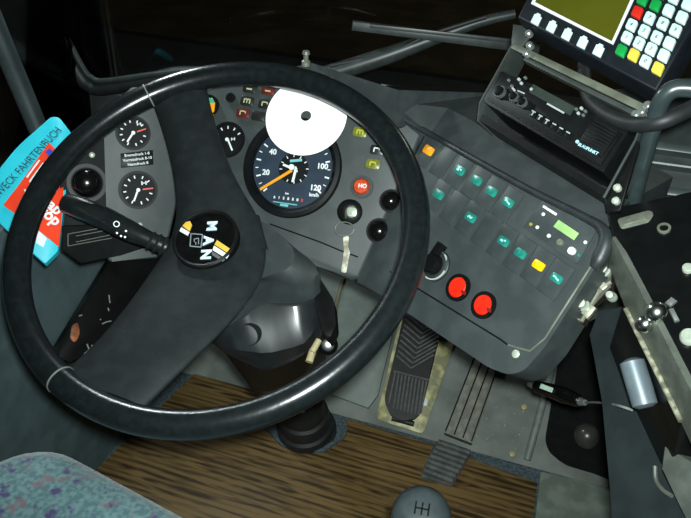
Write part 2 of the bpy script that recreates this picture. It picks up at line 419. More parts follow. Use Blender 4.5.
# rotary knob with white ring, red buttons (switch panel)
c_ = WING.at(437, 266); b = B(); lathe(b, c_, WING.n, [(.0195, -.001), (.0195, .003), (.017, .005)], 32); rk = link('rotary_switch', b, DARK, dash); tag(rk, 'black rotary switch with broken white ring')
b = B(); ring(b, c_, WING.n, .0187, .0172, .003, .0056, 36)
link('white_ring', b, mat('chalky_ring', (176, 184, 180), .6, (70, 74, 74), 60, lo=.46, hi=.5), rk)
b = B(); lathe(b, c_, WING.n, [(.0125, .002), (.012, .014), (.0105, .017), (0, .0175)], 26)
wr, wu = WING.frame(437, 266, 10, 6.7)
bar(b, c_+WING.n*.012-wr*.006+wu*.004, c_+WING.n*.012-wr*.004+wu*.026, .011, .010, WING.n, .002); link('lever_knob', b, BLACK, rk)
REDB = mat('red_button', (244, 44, 18), .35, (232, 34, 14), 100)
for x, y in ((459, 288), (484.5, 305.5)):
    c_ = WING.at(x, y); q = WING.scale(x, y); b = B(); ring(b, c_, WING.n, 14*q, 10.5*q, -.003, .004, 36); rb = link('red_button', b, BLACK, dash); tag(rb, 'round red push button in a black collar')
    b = B(); lathe(b, c_, WING.n, [(10.6*q, -.002), (10.6*q, .0035), (9.5*q, .005), (0, .0055)], 32); link('cap', b, REDB, rb)
    b = B(); slab(b, WING, [(x+1.5, y+2), (x+6.5, y+3), (x+6, y+7), (x+2.5, y+6)], .0062, .001); link('symbol', b, mat('dark_red_print', (120, 16, 10), .5), rb)
# rockers
TEAL = mat('teal_lens', (38, 138, 122), .3, (30, 112, 100), 150)
TEALB = mat('pale_teal_symbol', (170, 232, 226), .4)
YEL = mat('yellow_lens', (248, 196, 24), .3, (240, 180, 10), 150)
ORL = mat('amber_lens', (244, 168, 28), .3, (236, 150, 16), 150)
def rocker(cx, cy, lx, ly, m, bright, label):
    # body centre cx,cy in the picture; rows run (.83,.56)
    r_, u_ = WING.frame(cx, cy, 8.3, 5.7); c_ = WING.at(cx, cy, .0014)
    w, h = .0126, .0195
    p = rnd([(-w, -h), (w, -h), (w, h), (-w, h)], .0012)
    b = B(); prism(b, [c_+r_*a+u_*q for a, q in [(-w, -h), (w, -h), (w, h), (-w, h)]], WING.n, .006, .0012, 2)
    o = link('rocker_switch', b, ROCKER, dash); tag(o, label)
    if m:
        sy = None
        if bright == 1: sy = [(-3, -1, -1, 1.2, 1.6), (-1, 1.2, 1, -1, 1.6), (1, -1, 3, 1, 1.6)]
        elif bright == 2: sy = [(-3.5, 0, 0, 0, 2.2), (1, 1.2, 3, 1.2, 1.6)]
        elif bright == 3: sy = [(-4, .2, -2, 1.2, 1.8), (-1.5, 1, 1, -.6, 1.5), (1.6, -.2, 4, -1, 1.8)]
        ln = lens(WING, lx, ly, 13.5, 8.5, 8.3, 5.4, m, 'indicator_lens', None, .0034, sy, TEALB, o, .22)
        tag(ln, 'amber lens' if m is ORL else 'yellow lens' if m is YEL else 'teal lens')
CD = (-.5, .86)
row1 = [(428, 150, ORL, 0), (443.5, 160, None, 0), (459, 170, TEAL, 2), (476, 180, TEAL, 0), (491, 191, TEAL, 0), (507.5, 202, TEAL, 3)]
for x, y, m, br in row1:
    rocker(x-1, y+2, x, y, m, br, ('rocker switch with amber lens' if m is ORL else 'rocker switch with teal lens') if m else 'blank rocker cover')
row2 = [(438, 194, TEAL, 0), (454, 206, None, 0), (470, 217, TEAL, 1), (486.5, 229, None, 0), (503, 241, TEAL, 2), (520, 253, TEAL, 0), (538, 265, YEL, 0), (556, 278, TEAL, 3)]
for x, y, m, br in row2:
    rocker(x-1, y+1, x, y, m, br, ('rocker switch with yellow lens' if m is YEL else 'rocker switch with teal lens') if m else 'blank rocker cover')
# heater timer module
b = B(); slab(b, WING, rnd([(545, 196), (596, 231), (577, 264), (523, 227)], 2), .002, .006, .001)
tm = link('heater_timer', b, PANEL, dash); tag(tm, 'heater timer with pale green display')
b = B(); slab(b, WING, [(558.5, 219.5), (578.5, 233), (573.5, 240), (553, 226.5)], .0032, .002, .0004); link('display', b, mat('pale_green_lcd', (150, 190, 118), .4, (138, 178, 108), 60), tm)
b = B(); slab(b, WING, [(543.5, 205), (557, 213.5), (555.7, 215.6), (542.5, 207.2)], .0026, .001); link('lettering', b, DIALW, tm)
for x, y, r, m in ((544.5, 215, 1.8, DIALW), (538.5, 228, 1.8, DIALW), (550, 236.5, 2, DIALW), (562, 243.5, 3.5, STEEL), (573.5, 252, 3.9, WHITE), (586.5, 243, 1.8, DIALW), (532, 225, 1.8, mat('dull_yellow', (150, 140, 60), .5)), (580, 256, 1.7, TEAL)):
    b = B(); cyl(b, WING.at(x, y), WING.n, r*WING.scale(x, y), .001, .0035 if r < 3 else .006, 18, .0006); link('timer_button', b, m, tm)
# info plate of the left panel
b = B(); slab(b, LEFT, [(120.5, 153.5), (153, 150), (153.5, 164.5), (121, 168)], .001, .002, .0004); pl_ = link('info_plate', b, BLACK, dash); tag(pl_, 'small black plate with three lines of print')
b = B(); fr = LEFT.frame(137, 159, 10, -1.1)
for i, t in enumerate(('Bremsdruck 1-8', 'Vorratsdruck 8-10', 'Nenndruck 8')): num(b, t, 137+i*.5, 154.4+i*4.7, .0052, LEFT, .0014, fr, .01)
link('lettering', b, DIALW, pl_)
# light switch knob left
c_ = LEFT.at(87, 183, -.006); b = B(); ring(b, c_, LEFT.n, .026, .021, -.001, .003, 36); lk = link('light_switch', b, BLACK, dash); tag(lk, 'glossy black rotary light switch')
b = B(); lathe(b, c_, LEFT.n, [(.0195, -.001), (.0185, .012), (.015, .020), (.008, .0235), (0, .0245)], 28); link('knob', b, GLOSSB, lk)
# lower left box with print
b = B(); slab(b, LEFT, [(62, 226), (62, 250), (81, 264), (122, 255), (150, 246), (150, 232), (112, 224)], .014, .05, .002)
lb = link('fuse_box', b, mat('box_black', (20, 22, 22), .8, (16, 18, 18), 60, spec=.08), dash); tag(lb, 'angular black box under the left end of the panel')
b = B()
for x0, y0, x1, y1 in ((68, 234, 112, 226), (68, 246, 112, 238), (68, 234, 68, 246), (76, 236, 108, 230), (76, 242, 110, 235)):
    tube(b, [LEFT.at(x0, y0, .0142), LEFT.at(x1, y1, .0142)], .0006, 6, 0)
link('printed_lines', b, mat('grey_print', (104, 108, 100), .6), lb)

# ================================================================== tachograph paper disc, key tag
b = B(); dn = (MAIN.n+V((0, .12, .1))).normalized(); c_ = MAIN.at(306, 116, .020); q = 41.5*MAIN.scale(306, 116)*.985
u, v, a = basis(dn)
ring(b, c_, dn, q, q*.13, 0, .0005, 64)
tag(link('paper_disc', b, mat('white_paper', (250, 250, 246), .6, (244, 244, 240), 30), origin=c_), 'round white paper chart disc with centre hole tucked above the speedometer', 'paper disc')
kt = thing('ignition_key', MAIN.at(350, 222, .01), 'small steel ignition key with a dangling worn metal tag under the lock', 'key')
b = B(); slab(b, MAIN, rnd([(347, 207), (357, 208), (356, 217), (347, 216)], 3), .019, .0025, .0006); link('key_bow', b, SCREW, kt)
b = B(); pts = [MAIN.at(344.5+9.5*math.cos(t*.5), 229+7*math.sin(t*.5), .012) for t in range(0, 13)]; tube(b, pts, .0007, 8, 2); link('key_ring', b, STEEL, kt)
b = B(); slab(b, MAIN, rnd([(343, 237), (349, 236), (348, 247), (350, 252), (346, 273), (341, 272), (344, 250)], 1.5), .010, .002, .0004); link('tag', b, mat('worn_tag', (206, 204, 186), .4, (130, 124, 104), 90), kt)

# ================================================================== steering wheel
WC = V((.0072, -.0244, .7230)); th, ph = R(28.32), R(.79)
WN = V((-math.sin(th)*math.sin(ph), -math.sin(th)*math.cos(ph), math.cos(th)))
WPL = Pl(WC, WN)
sw = thing('steering_wheel', WPL.at(206, 239, -.05), 'large black two-spoke bus steering wheel turned to one side', 'steering wheel')
b = B(); u, v, a = basis(WN); RR, rr = .231, .0153
NS, NT = 360, 32
vs = [[b.verts.new(WC+(u*math.cos(2*math.pi*i/NS)+v*math.sin(2*math.pi*i/NS))*(RR+rr*math.cos(2*math.pi*j/NT))+a*rr*math.sin(2*math.pi*j/NT)) for j in range(NT)] for i in range(NS)]
for i in range(NS):
    for j in range(NT): b.faces.new((vs[i][j], vs[(i+1) % NS][j], vs[(i+1) % NS][(j+1) % NT], vs[i][(j+1) % NT]))
link('rim', b, LEATH, sw)
st = [((146, 92), (207, 82), .001), ((155, 112), (212, 106), -.006), ((166, 145), (222, 142), -.018), ((174, 182), (238, 183), -.030), ((175, 213), (262, 216), -.040),
      ((168, 243), (271, 250), -.044), ((150, 268), (266, 285), -.040), ((126, 304), (233, 325), -.026), ((96, 340), (192, 364), -.011), ((74, 361), (166, 390), -.004), ((54, 376), (148, 408), .001)]
def spoke(sts, name):
    secs = []
    for (l, r_, h) in sts:
        a0 = WPL.at(*l, h-.010); a1 = WPL.at(*r_, h-.010); sec = []
        for k in range(13):
            t = k/12; crown = .012*(1-abs(2*t-1)**3.2)
            sec.append(a0.lerp(a1, t)+WN*crown)
        for k in range(11):
            t = 1-(k+1)/12; sec.append(a0.lerp(a1, t)-WN*.016*(1-abs(2*t-1)**4))
        secs.append(sec)
    bb = B(); loft(bb, secs, False); return link(name, bb, PAD, sw, 60, 2)
spoke(st[:6], 'spoke'); spoke(st[4:], 'spoke')
# hub emblem
HC = WPL.at(206, 239, -.0445+.010); HP = Pl(HC, WN); hs = HP.scale(206, 239)
b = B(); lathe(b, HC, WN, [(33.5*hs, -.012), (33.5*hs, .003), (32*hs, .0045), (30*hs, .0035), (29.5*hs, .001)], 48); hb = link('hub_cap', b, BLACK, sw)
b = B(); lathe(b, HC, WN, [(29.7*hs, -.002), (29.7*hs, .0015), (0, .0025)], 48); link('badge_face', b, GLOSSB, hb)
er, eu = HP.frame(208, 240, -1.2, 10)     # lettering runs down the picture
b = B()
for t, x, y in (('M', 211.5, 226), ('A', 208, 240.5), ('N', 205.5, 254.5)): text(b, t, HP.at(x, y, .0032), er, eu, .0165, fat=.045, squeeze=1.05)
tag(link('badge_letters', b, mat('badge_silver', (206, 226, 236), .4), hb), 'silver letters MAN')
b = B(); slab(b, HP, [(184, 222.5), (190, 221), (192, 225), (189.5, 231), (182.5, 226)], .003, .001); tag(link('badge_stripe', b, mat('badge_gold', (226, 186, 70), .4), hb), 'gold stripe'); b = B(); slab(b, HP, [(217, 240), (232, 250), (229.5, 254), (214.5, 244.5)], .003, .001)
tag(link('badge_stripe', b, mat('badge_gold', (226, 186, 70), .4), hb), 'gold stripe')
b = B(); slab(b, HP, [(181, 227), (189.5, 232), (187.5, 235.5), (179.5, 231)], .003, .001); tag(link('badge_stripe', b, DIALW, hb), 'pale silver stripe'); b = B(); slab(b, HP, [(214, 245.5), (229, 255), (226.5, 258.5), (212.5, 250)], .003, .001)
tag(link('badge_stripe', b, DIALW, hb), 'pale silver stripe')
b = B(); slab(b, HP, [(212, 251), (225, 259.5), (222.5, 261.5), (212, 255)], .003, .001); tag(link('badge_stripe', b, mat('badge_grey', (96, 98, 98), .4), hb), 'grey stripe')
b = B()
lion = [(191, 233.5), (202.5, 234.5), (201, 247), (190, 246)]
for i in range(4): bar(b, HP.at(*lion[i], .003), HP.at(*lion[(i+1) % 4], .003), .0012, .0006, WN)
for q0, q1 in (((194, 239), (198.5, 238)), ((198.5, 238), (198.5, 244)), ((194, 239), (194.5, 242)), ((196, 242), (195.5, 244.5))): bar(b, HP.at(*q0, .003), HP.at(*q1, .003), .001, .0006, WN)
tag(link('badge_square', b, mat('badge_steel', (130, 140, 146), .4), hb), 'small framed square emblem')
# wrap seams on the rim
def rim_seam(x, y):
    d = (WPL.at(x, y)-WC).normalized(); c_ = WC+d*RR; tn = WN.cross(d)
    bb = B(); ring(bb, c_, tn, rr+.0006, rr-.002, -.0009, .0009, 30); link('seam', bb, mat('worn_seam', (112, 116, 112), .6), sw)
rim_seam(147, 92); rim_seam(62, 378)

# ================================================================== steering column
scol = thing('steering_column', V((-.006, .335, 0)), 'dark grey steering column with moulded shroud behind the steering wheel', 'steering column')
AX = [WPL.up(-t) for t in (0, .06, .085, .13, .165, .20, .26)]
def sec(pl, poly, n=36):
    pts = [pl.at(x, y) for x, y in rnd(poly, 9, 4)]
    per = [0]
    for i in range(len(pts)): per.append(per[-1]+(pts[(i+1) % len(pts)]-pts[i]).length)
    out = []
    for k in range(n):
        t = per[-1]*k/n; i = max(j for j in range(len(pts)) if per[j] <= t+1e-9)
        out.append(pts[i].lerp(pts[(i+1) % len(pts)], (t-per[i])/(per[i+1]-per[i])))
    return out
b = B()
S0 = sec(WPL.up(-.056), [(190, 225), (264, 220), (296, 250), (292, 268), (268, 276), (250, 282), (185, 290), (165, 262)])
S1 = sec(WPL.up(-.075), [(190, 232), (270, 229), (316, 264), (319, 278), (298, 286), (270, 280), (232, 306), (180, 290)])
S2 = sec(WPL.up(-.105), [(200, 245), (300, 252), (322, 276), (321, 296), (300, 304), (262, 303), (220, 332), (192, 300)])
S3 = sec(WPL.up(-.112), [(200, 245), (300, 252), (322, 276), (322, 298), (301, 307), (262, 306), (216, 336), (190, 300)])
S4 = sec(WPL.up(-.140), [(215, 262), (312, 266), (326, 290), (324, 314), (306, 344), (266, 354), (212, 346), (198, 310)])
S5 = sec(WPL.up(-.175), [(230, 280), (312, 278), (328, 302), (322, 338), (304, 356), (266, 370), (220, 352), (212, 320)])
loft(b, [S0, S1, S2]); tag(link('top_cover', b, mat('shroud_plastic', (50, 56, 56), .45, (43, 49, 49), 40, bump=.08, bscale=700), scol, 35), 'grey moulded upper shroud')
b = B(); loft(b, [S3, S4, S5]); tag(link('front_cover', b, mat('shroud_dark', (34, 38, 39), .28, (28, 31, 32), 40), scol, 35), 'dark glossy lower shroud')
b = B()
loft(b, [sec(WPL.up(-.17), [(235, 285), (310, 285), (324, 308), (318, 340), (300, 358), (266, 372), (222, 352), (216, 325)]),
         sec(WPL.up(-.24), [(245, 318), (306, 318), (322, 335), (316, 360), (298, 372), (262, 385), (236, 372), (234, 345)]),
         sec(WPL.up(-.30), [(258, 340), (302, 340), (312, 352), (310, 374), (294, 384), (268, 392), (250, 392), (246, 365)])])
tag(link('lower_cover', b, BLACK, scol, 35), 'black tapered lower cover')
b = B(); p0 = WPL.at(250, 332, -.146); bx = (CP-p0).normalized(); ring(b, WPL.at(250, 334, -.128), (V((-.1, -.95, .3))).normalized(), .0145, .0128, -.02, .004, 30); link('round_cover', b, MATS['shroud_dark'], scol)
b = B(); tube(b, [WPL.at(310, 320, -.25), FLOOR.at(309, 385, .17), FLOOR.at(307, 412, .06), FLOOR.at(306, 428, .02)], .028, 20, 5); link('shaft', b, RUBBER, scol)
c_ = FLOOR.at(306, 432)
b = B(); lathe(b, c_, V((0, -.25, 1)), [(.066, .0), (.066, .012), (.060, .016), (.059, .04), (.053, .045), (.052, .08), (.046, .085), (.044, .13), (.036, .14)], 30); bq = B(); slab(bq, FLOOR, rnd([(262, 424), (300, 402), (348, 418), (346, 436), (322, 452), (282, 446)], 6), .010, .006, .001); tag(link('base_pad', bq, CARP, scol), 'worn blue-grey pad'); tag(link('boot', b, RUBBER, scol), 'ribbed black rubber boot at the floor')
b = B(); slab(b, WPL, rnd([(318, 275), (334, 300), (336, 325), (330, 338), (322, 330), (314, 300)], 3), -.11, .03, .003); ls = link('lock_housing', b, BLACK, scol)
b = B(); tube(b, [WPL.at(312, 352, -.135), WPL.at(319, 340, -.135)], .0042, 12, 0); tube(b, [WPL.at(309, 362, -.14), WPL.at(313, 350, -.14)], .0048, 12, 0); tag(link('cable_plug', b, mat('tan_plug', (170, 158, 122), .45), scol), 'tan cable plugs')
b = B(); lathe(b, WPL.at(328, 345, -.15), (CP-WPL.at(328, 345)).normalized(), [(.013, -.02), (.0125, .004), (.008, .009), (0, .010)], 24); link('lock_barrel', b, GLOSSB, scol)
# stalk
b = B()
P_ = [WPL.at(172, 250, -.075), WPL.at(150, 240, -.062), WPL.at(128, 230, -.055), WPL.at(104, 218, -.050), WPL.at(80, 208, -.046), WPL.at(66, 203, -.045)]
tube(b, P_, [.012, .0105, .0135, .0145, .0145, .0125], 20, 5)
sk = link('indicator_stalk', b, mat('stalk_black', (26, 30, 31), .32, (21, 24, 25), 60), scol, 50); tag(sk, 'long glossy black stalk with white symbols')
b = B()
for k in range(4): 
    q = P_[0].lerp(P_[1], .1+k*.28); ax = (P_[1]-P_[0]).normalized(); lathe(b, q, ax, [(.0125-k*.0006, -.0018), (.0145-k*.0006, 0), (.0125-k*.0006, .0018)], 22)
link('gaiter', b, RUBBER, sk)
b = B(); vd = (CP-P_[2]).normalized(); SP = Pl(P_[2]+vd*.0146, vd)
ring(b, SP.at(116.5, 224), vd, .0038, .0028, -.002, .0006, 20)
for x, y in ((117, 233), (121, 236), (126, 231), (131, 232), (125, 237)): cyl(b, SP.at(x, y), vd, .0013, -.003, .0006, 10)
link('symbol', b, DIALW, sk)

# ================================================================== radio, monitor and the bracket that carries them
base = TOPZ.at(545, 160)
RP = azel(WING.at(545, 160, .03), 43, 40)
br = thing('equipment_bracket', RP.at(545, 180), 'open steel bracket holding the car radio and the display unit', 'bracket')
def plate(pts, n, t, bev=.0006):
    bb = B(); prism(bb, pts, n, t, bev); return bb
Dp = -RP.n
BRK = mat('bracket_grey', (62, 68, 65), .5, (52, 58, 55), 40, metal=.2)
l1 = [RP.at(516, 38), RP.at(503, 62), RP.at(480, 103), RP.at(478, 122)]
l_ = l1+[p+Dp*.035 for p in l1[::-1]]
b = plate(l_, RP.frame(545, 160, 8, 5)[0], .002); link('side_plate', b, BRK, br, 30)
r1 = [RP.at(648, 108), RP.at(636, 140), RP.at(604, 198)]
r_ = r1+[p+Dp*.035 for p in r1[::-1]]
b = plate(r_, RP.frame(545, 160, 8, 5)[0], .002); link('side_plate', b, BRK, br, 30)
b = B(); slab(b, RP, [(479, 120), (603, 196), (607, 190), (483, 114)], .0, .08); link('floor_plate', b, BLACK, br, 30)
b = B(); slab(b, RP, [(484, 104), (604, 174), (600, 192), (482, 118)], -.06, .002); link('back_plate', b, BLACK, br, 30)
bn = (RP.n+V((0, 0, .6))).normalized()
b = B(); bar(b, RP.at(512, 45, .004), RP.at(646, 109, .004), .0075, .003, RP.n, .0006); link('crossbar', b, mat('bar_metal', (108, 112, 98), .5, (88, 92, 80), 40, metal=.25), br)
b = B(); bar(b, RP.at(524, 58, .001), RP.at(641, 116, .001), .005, .010, RP.n, .0006); link('crossbar', b, BRK, br)
b = B(); slab(b, RP, [(513, 24), (525, 26), (528, 38), (520, 48), (511, 44)], .002, .003, .0005); link('mount_tab', b, BRK, br)
for x, y in ((529, 34), (530, 46), (526.5, 54), (648, 106), (642, 112), (636, 115)):
    b = B(); lathe(b, RP.at(x, y, .005), RP.n, [(.0042, -.003), (.0042, .003), (.0028, .0045), (0, .0048)], 14); link('bolt', b, CHROME, br)
for x, y in ((617.5, 188), (616, 201)):
    b = B(); lathe(b, RP.at(x, y, .0), RP.n, [(.0038, -.003), (.0038, .002), (.0025, .0035), (0, .004)], 14); link('bolt', b, SCREW, br)
b = B(); slab(b, RP, [(604, 198), (636, 140), (640, 142), (620, 210), (606, 212)], -.002, .004, .0006); link('mount_tab', b, BLACK, br)

RF = RP.up(.004)
RBL = mat('radio_black', (17, 19, 20), .45, (13, 15, 16), 60, spec=.2)
ra = thing('car_radio', RF.at(550, 130, -.05), 'black car radio with three knobs and small speaker grille set in the bracket', 'car radio')
b = B(); slab(b, RF, rnd([(501, 70), (629, 131), (603, 172.5), (482, 101)], 3), 0, .07, .003, 3); link('case', b, RBL, ra, 40)
b = B(); slab(b, RF, rnd([(503.5, 74), (622, 132), (600, 166), (486, 99)], 2), .0025, .003, .001); link('front_panel', b, RBL, ra, 40)
for x, y, q in ((501, 93, 6.2), (515, 98, 5), (523.5, 103.5, 5)):
    s_ = RF.scale(x, y); b = B(); ring(b, RF.at(x, y, .0025), RF.n, q*s_, q*.8*s_, -.001, .004, 28)
    kb = link('knob', b, mat('knob_edge', (74, 80, 80), .4), ra); b = B(); lathe(b, RF.at(x, y, .0025), RF.n, [(q*.8*s_, -.001), (q*.72*s_, .008), (0, .009)], 24); link('knob_cap', b, BLACK, kb)
b = B(); slab(b, RF, [(533, 84), (575, 107), (570, 115.5), (529, 92)], .0034, .002); tag(link('display', b, mat('radio_lcd', (50, 58, 54),   .55, (44, 52, 48), 80, spec=.1), ra), 'long narrow grey display')
rr_, ru_ = RF.frame(550, 110, 10, 5.9)
for i in range(6):
    x, y = 534+i*6.9, 113+i*4.2
    b = B(); slab(b, RF, [(x-2, y-4.5), (x+3, y-1.8), (x-.5, y+5), (x-5, y+2.2)], .0045, .003, .0005)
    k_ = link('preset_button', b, BLACK, ra)
    b = B(); bar(b, RF.at(x-2.2, y-2.6, .0049), RF.at(x+1.4, y-.6, .0049), .0013, .0004, RF.n)
    if i < 3: bar(b, RF.at(x-.6, y-1, .0049), RF.at(x-2.6, y+2.2, .0049), .0013, .0004, RF.n)
    link('printed_mark', b, mat('grey_white_print', (170, 178, 176), .5), k_)
for i, (x, y) in enumerate(((509.5, 81), (519.5, 80), (526, 78.5), (522, 84), (512.5, 87), (532, 90), (577, 110), (582, 109), (586, 112), (579, 114), (584, 116))):
    b = B(); cyl(b, RF.at(x, y, .002), RF.n, 1.6*RF.scale(x, y), 0, .003, 14, .0006); link('button', b, mat('grey_white_print', (0, 0, 0)) if i % 2 else mat('grey_button', (92, 98, 96), .4), ra)
b = B(); bar(b, RF.at(547, 103.5, .0034), RF.at(564, 113, .0034), .0018, .0004, RF.n); bar(b, RF.at(517.5, 90.5, .0034), RF.at(524.5, 93.5, .0034), .0014, .0004, RF.n); bar(b, RF.at(511, 86, .0034), RF.at(515, 91, .0034), .0022, .0004, RF.n); link('printed_mark', b, MATS['grey_white_print'], ra)
b = B(); slab(b, RF, rnd([(593, 118.5), (619, 132.5), (601, 157), (577, 143)], 3), .004, .003, .001)
gr = link('speaker_grille', b, BLACK, ra)
b = B()
for i in range(9):
    t = i/8; p0 = RF.at(593-16*t+1, 120+22.5*t, .0042); p1 = RF.at(617-16*t, 132.5+22.5*t, .0042); bar(b, p0, p1, .0012, .0006, RF.n)
link('grille_bar', b, mat('grille_black', (24, 27, 28), .6, (20, 22, 23), 60, spec=.1), gr)
b = B(); fr = RF.frame(587, 151, 10, 5.2); text(b, 'BLAUPUNKT', RF.at(588, 149, .0052), fr[0], fr[1], .0046, fat=.01)
cyl(b, RF.at(578, 142.5, .003), RF.n, .0018, 0, .0024, 12); tag(link('lettering', b, mat('pale_blue_print', (170, 214, 224), .4), ra), 'pale blue maker name')

# -------- display unit with keypad
MP = azel(RP.at(585, 62, .012), 36, 44)
mo = thing('ticket_display', MP.at(600, 60, -.03), 'black display unit with olive screen, soft keys and coloured keypad above the radio', 'display unit')
cdn = (MP.at(612, 43)-MP.at(632, 0)).normalized(); cup = -cdn
p1, p2 = MP.at(517, 17), MP.at(656, 91)
wid = (p2-p1)
p1b = MP.at(520, 13); UPL = .115
b = B(); prism(b, [p1, p2, p2+cup*UPL+wid*.06, p1+cup*UPL+wid*.02], MP.n, .032, .003, 3); link('case', b, mat('display_case', (22, 27, 33), .5, (18, 22, 27), 50, spec=.25), mo, 40)
cx0, cx1, cx2 = MP.at(531, 3.5, .001), MP.at(613, 44.5, .001), MP.at(634.5, -2, .001)
ext = (cx2-cx1)*.9
fr4 = [cx0, cx1, cx2+ext, cx0+(cx2-cx1)+ext]
b = B(); q = fr4
cen = (q[0]+q[1]+q[2]+q[3])/4
inn = [p+(cen-p).normalized()*.0046 for p in q]
for i in range(4):
    j = (i+1) % 4; prism(b, [q[i], q[j], inn[j], inn[i]], MP.n, .001)
link('screen_frame', b, WHITE, mo)
b = B(); prism(b, [p+MP.n*-.0002 for p in inn], MP.n, .002)
tag(link('screen', b, mat('olive_screen', (76, 78, 20), .3, (71, 74, 18), 20, spec=.1, emit=(96, 96, 8), es=.1), mo), 'olive yellow liquid crystal screen')
KW = mat('white_key', (212, 240, 236), .45, (202, 232, 228), 80); KR = mat('red_key', (222, 44, 32), .4); KG = mat('green_key', (24, 160, 74), .4); KY = mat('yellow_key', (236, 214, 84), .4)
mr, mu = MP.frame(650, 40, 12, 6.2)
mu = (mu-mr*mu.dot(mr)).normalized()
ms = MP.scale(650, 40)
def key(x, y, w, h, m, label, mark_=None):
    c_ = MP.at(x, y, .003); a_ = cup-MP.n*cup.dot(MP.n); a_.normalize(); r_ = wid.normalized()
    p = rnd([(-w/2, -h/2), (w/2, -h/2), (w/2, h/2), (-w/2, h/2)], 1.6)
    bb = B(); prism(bb, [c_+r_*(i*ms)+a_*(j*ms) for i, j in p], MP.n, .004, .0007, 2); o = link('key', bb, m, mo); tag(o, label)
    if mark_:
        bb = B(); text(bb, mark_, c_+MP.n*.0002, r_, MP.n.cross(r_), .0055, ex=.0003, fat=.01); link('printed_mark', bb, mat('key_print', (96, 120, 118), .6), o)
rows = [[(621, 50, KG), (633.3, 54.5, KY), (645.2, 61, KW), (657.6, 68, KY)], [(626.6, 37, KW), (638.8, 42.6, KW), (650.8, 48.5, KW), (663.4, 55, KW)], [(631.4, 24.4, KW), (644, 30.4, KW), (656.5, 36.6, KW), (669, 42.6, KW)],
        [(637, 11.7, KR), (649.2, 17.5, KW), (662.5, 23, KW), (675.3, 29.7, KW)], [(642.5, -1, KG), (655.2, 4.5, KG), (668.3, 10, KW), (681.6, 16.8, KW)], [(648, -13, KG), (661, -8, KG), (674, -3, KW), (687.5, 3.5, KW)]]
lab = [['', '', '0', ''], ['1', '2', '3', ''], ['4', '5', '6', ''], ['', '7', '8', '9'], ['', '', '', ''], ['', '', '', '']]
NMX = {id(KW): 'pale key', id(KR): 'red key', id(KG): 'green key', id(KY): 'yellow key'}
for ro_, la in zip(rows, lab):
    for (x, y, m), t in zip(ro_, la): key(x, y, 11.4, 11.8, m, NMX[id(m)], t or None)
for x, y in ((536, 19), (551.3, 26.3), (566.7, 34), (582.3, 42), (598.3, 50)):
    c_ = MP.at(x, y, .002); a_ = cup-MP.n*cup.dot(MP.n); a_.normalize(); r_ = wid.normalized()
    p = [(-5.6, -6), (5.6, -6), (5.6, 5), (2.6, 5), (2.6, 7.6), (-2.6, 7.6), (-2.6, 5), (-5.6, 5)]
    b = B(); prism(b, [c_+r_*(i*ms)+a_*(j*ms) for i, j in p], MP.n, .003, .0004); tag(link('soft_key', b, KW, mo), 'pale soft key under the screen')

# ================================================================== hose and handrail
b = B(); hz = [RP.at(x, y, h_) for x, y, h_ in ((588, 40, -.05), (584, 72, -.03), (589, 97, -.012), (606, 114, .0), (632, 124, .012), (660, 122, .02), (688, 110, .01), (720, 92, -.01))]
tube(b, hz, .0075, 16, 6)
tag(link('hose', b, RUBBER), 'thick black rubber hose looping behind the bracket below the display', 'hose')
b = B(); hp = [dist_pt(x, y, d) for x, y, d in ((629, 220, .815), (640, 175, .775), (652, 130, .735), (660, 104, .715), (669, 92, .71), (684, 88, .71), (720, 93, .71))]
tube(b, hp, .0082, 18, 6)
tag(link('handrail', b, mat('handrail_paint', (48, 58, 59), .32, (42, 51, 52), 40), None), 'grey tubular handrail rising beside the radio and bending to the right', 'handrail')

# ================================================================== ticket machine on the right
TT = azel(dist_pt(612, 236, .735), 38, 62)
tmch = thing('ticket_machine', TT.at(650, 320, -.10), 'black flat-topped ticket machine with slots and chrome knobs at the far right', 'ticket machine')
TBL = mat('machine_black', (13, 15, 15), .32, (9, 11, 11), 40, spec=.3)
top = [(606, 207), (640, 203), (700, 189), (740, 240), (740, 470), (691, 396), (664, 340), (644, 300), (612, 236)]
b = B(); slab(b, TT, top, 0, .03, .0025, 2); link('top_plate', b, TBL, tmch, 30)
b = B(); slab(b, TT, [(623, 222), (646, 215.8), (647, 218.6), (624, 225)], .0022, .003, .0005); slab(b, TT, rnd([(617, 219), (650, 210), (654, 214), (649, 222), (621, 229)], 3), .0008, .002, .0004); tag(link('slot', b, STEEL, tmch), 'steel edged slot')
b = B(); c_ = TT.at(664, 229); ring(b, c_, TT.n, .0062, .004, -.001, .0022, 24); link('lock_ring', b, STEEL, tmch)
b = B(); cyl(b, c_, TT.n, .0042, -.001, .001, 18); link('lock_core', b, TBL, tmch); b = B(); cyl(b, TT.at(688, 269.5), TT.n, .005, -.001, .004, 18, .001); link('stud', b, SCREW, tmch)
# grey flange along its left edge
FP = three(TT.at(612, 238), TT.at(690, 394), dist_pt(628, 330, .735))
b = B(); slab(b, FP, [(612, 237), (645, 300), (692, 393), (760, 530), (735, 540), (680, 420), (643, 345), (624, 306), (607, 262)], 0, .006, .001); tag(link('side_flange', b, mat('flange_metal', (112, 118, 108), .42, (94, 100, 92), 50, metal=.45), tmch, 30), 'grey metal flange')
b = B(); tube(b, [FP.at(x, y, .001) for x, y in ((626, 309), (640, 338), (662, 382), (681, 421))], .0026, 10, 4); tag(link('worn_edge', b, mat('bare_edge', (206, 204, 176), .35, (128, 128, 110), 130, metal=.5), tmch), 'bright worn edge')
DP = three(FP.at(624, 307), FP.at(680, 422), dist_pt(632, 400, .78))
b = B(); slab(b, DP, [(622, 306), (681, 421), (668, 478), (636, 420), (609, 347)], -.004, .03, .002); link('drawer_front', b, TBL, tmch, 30)
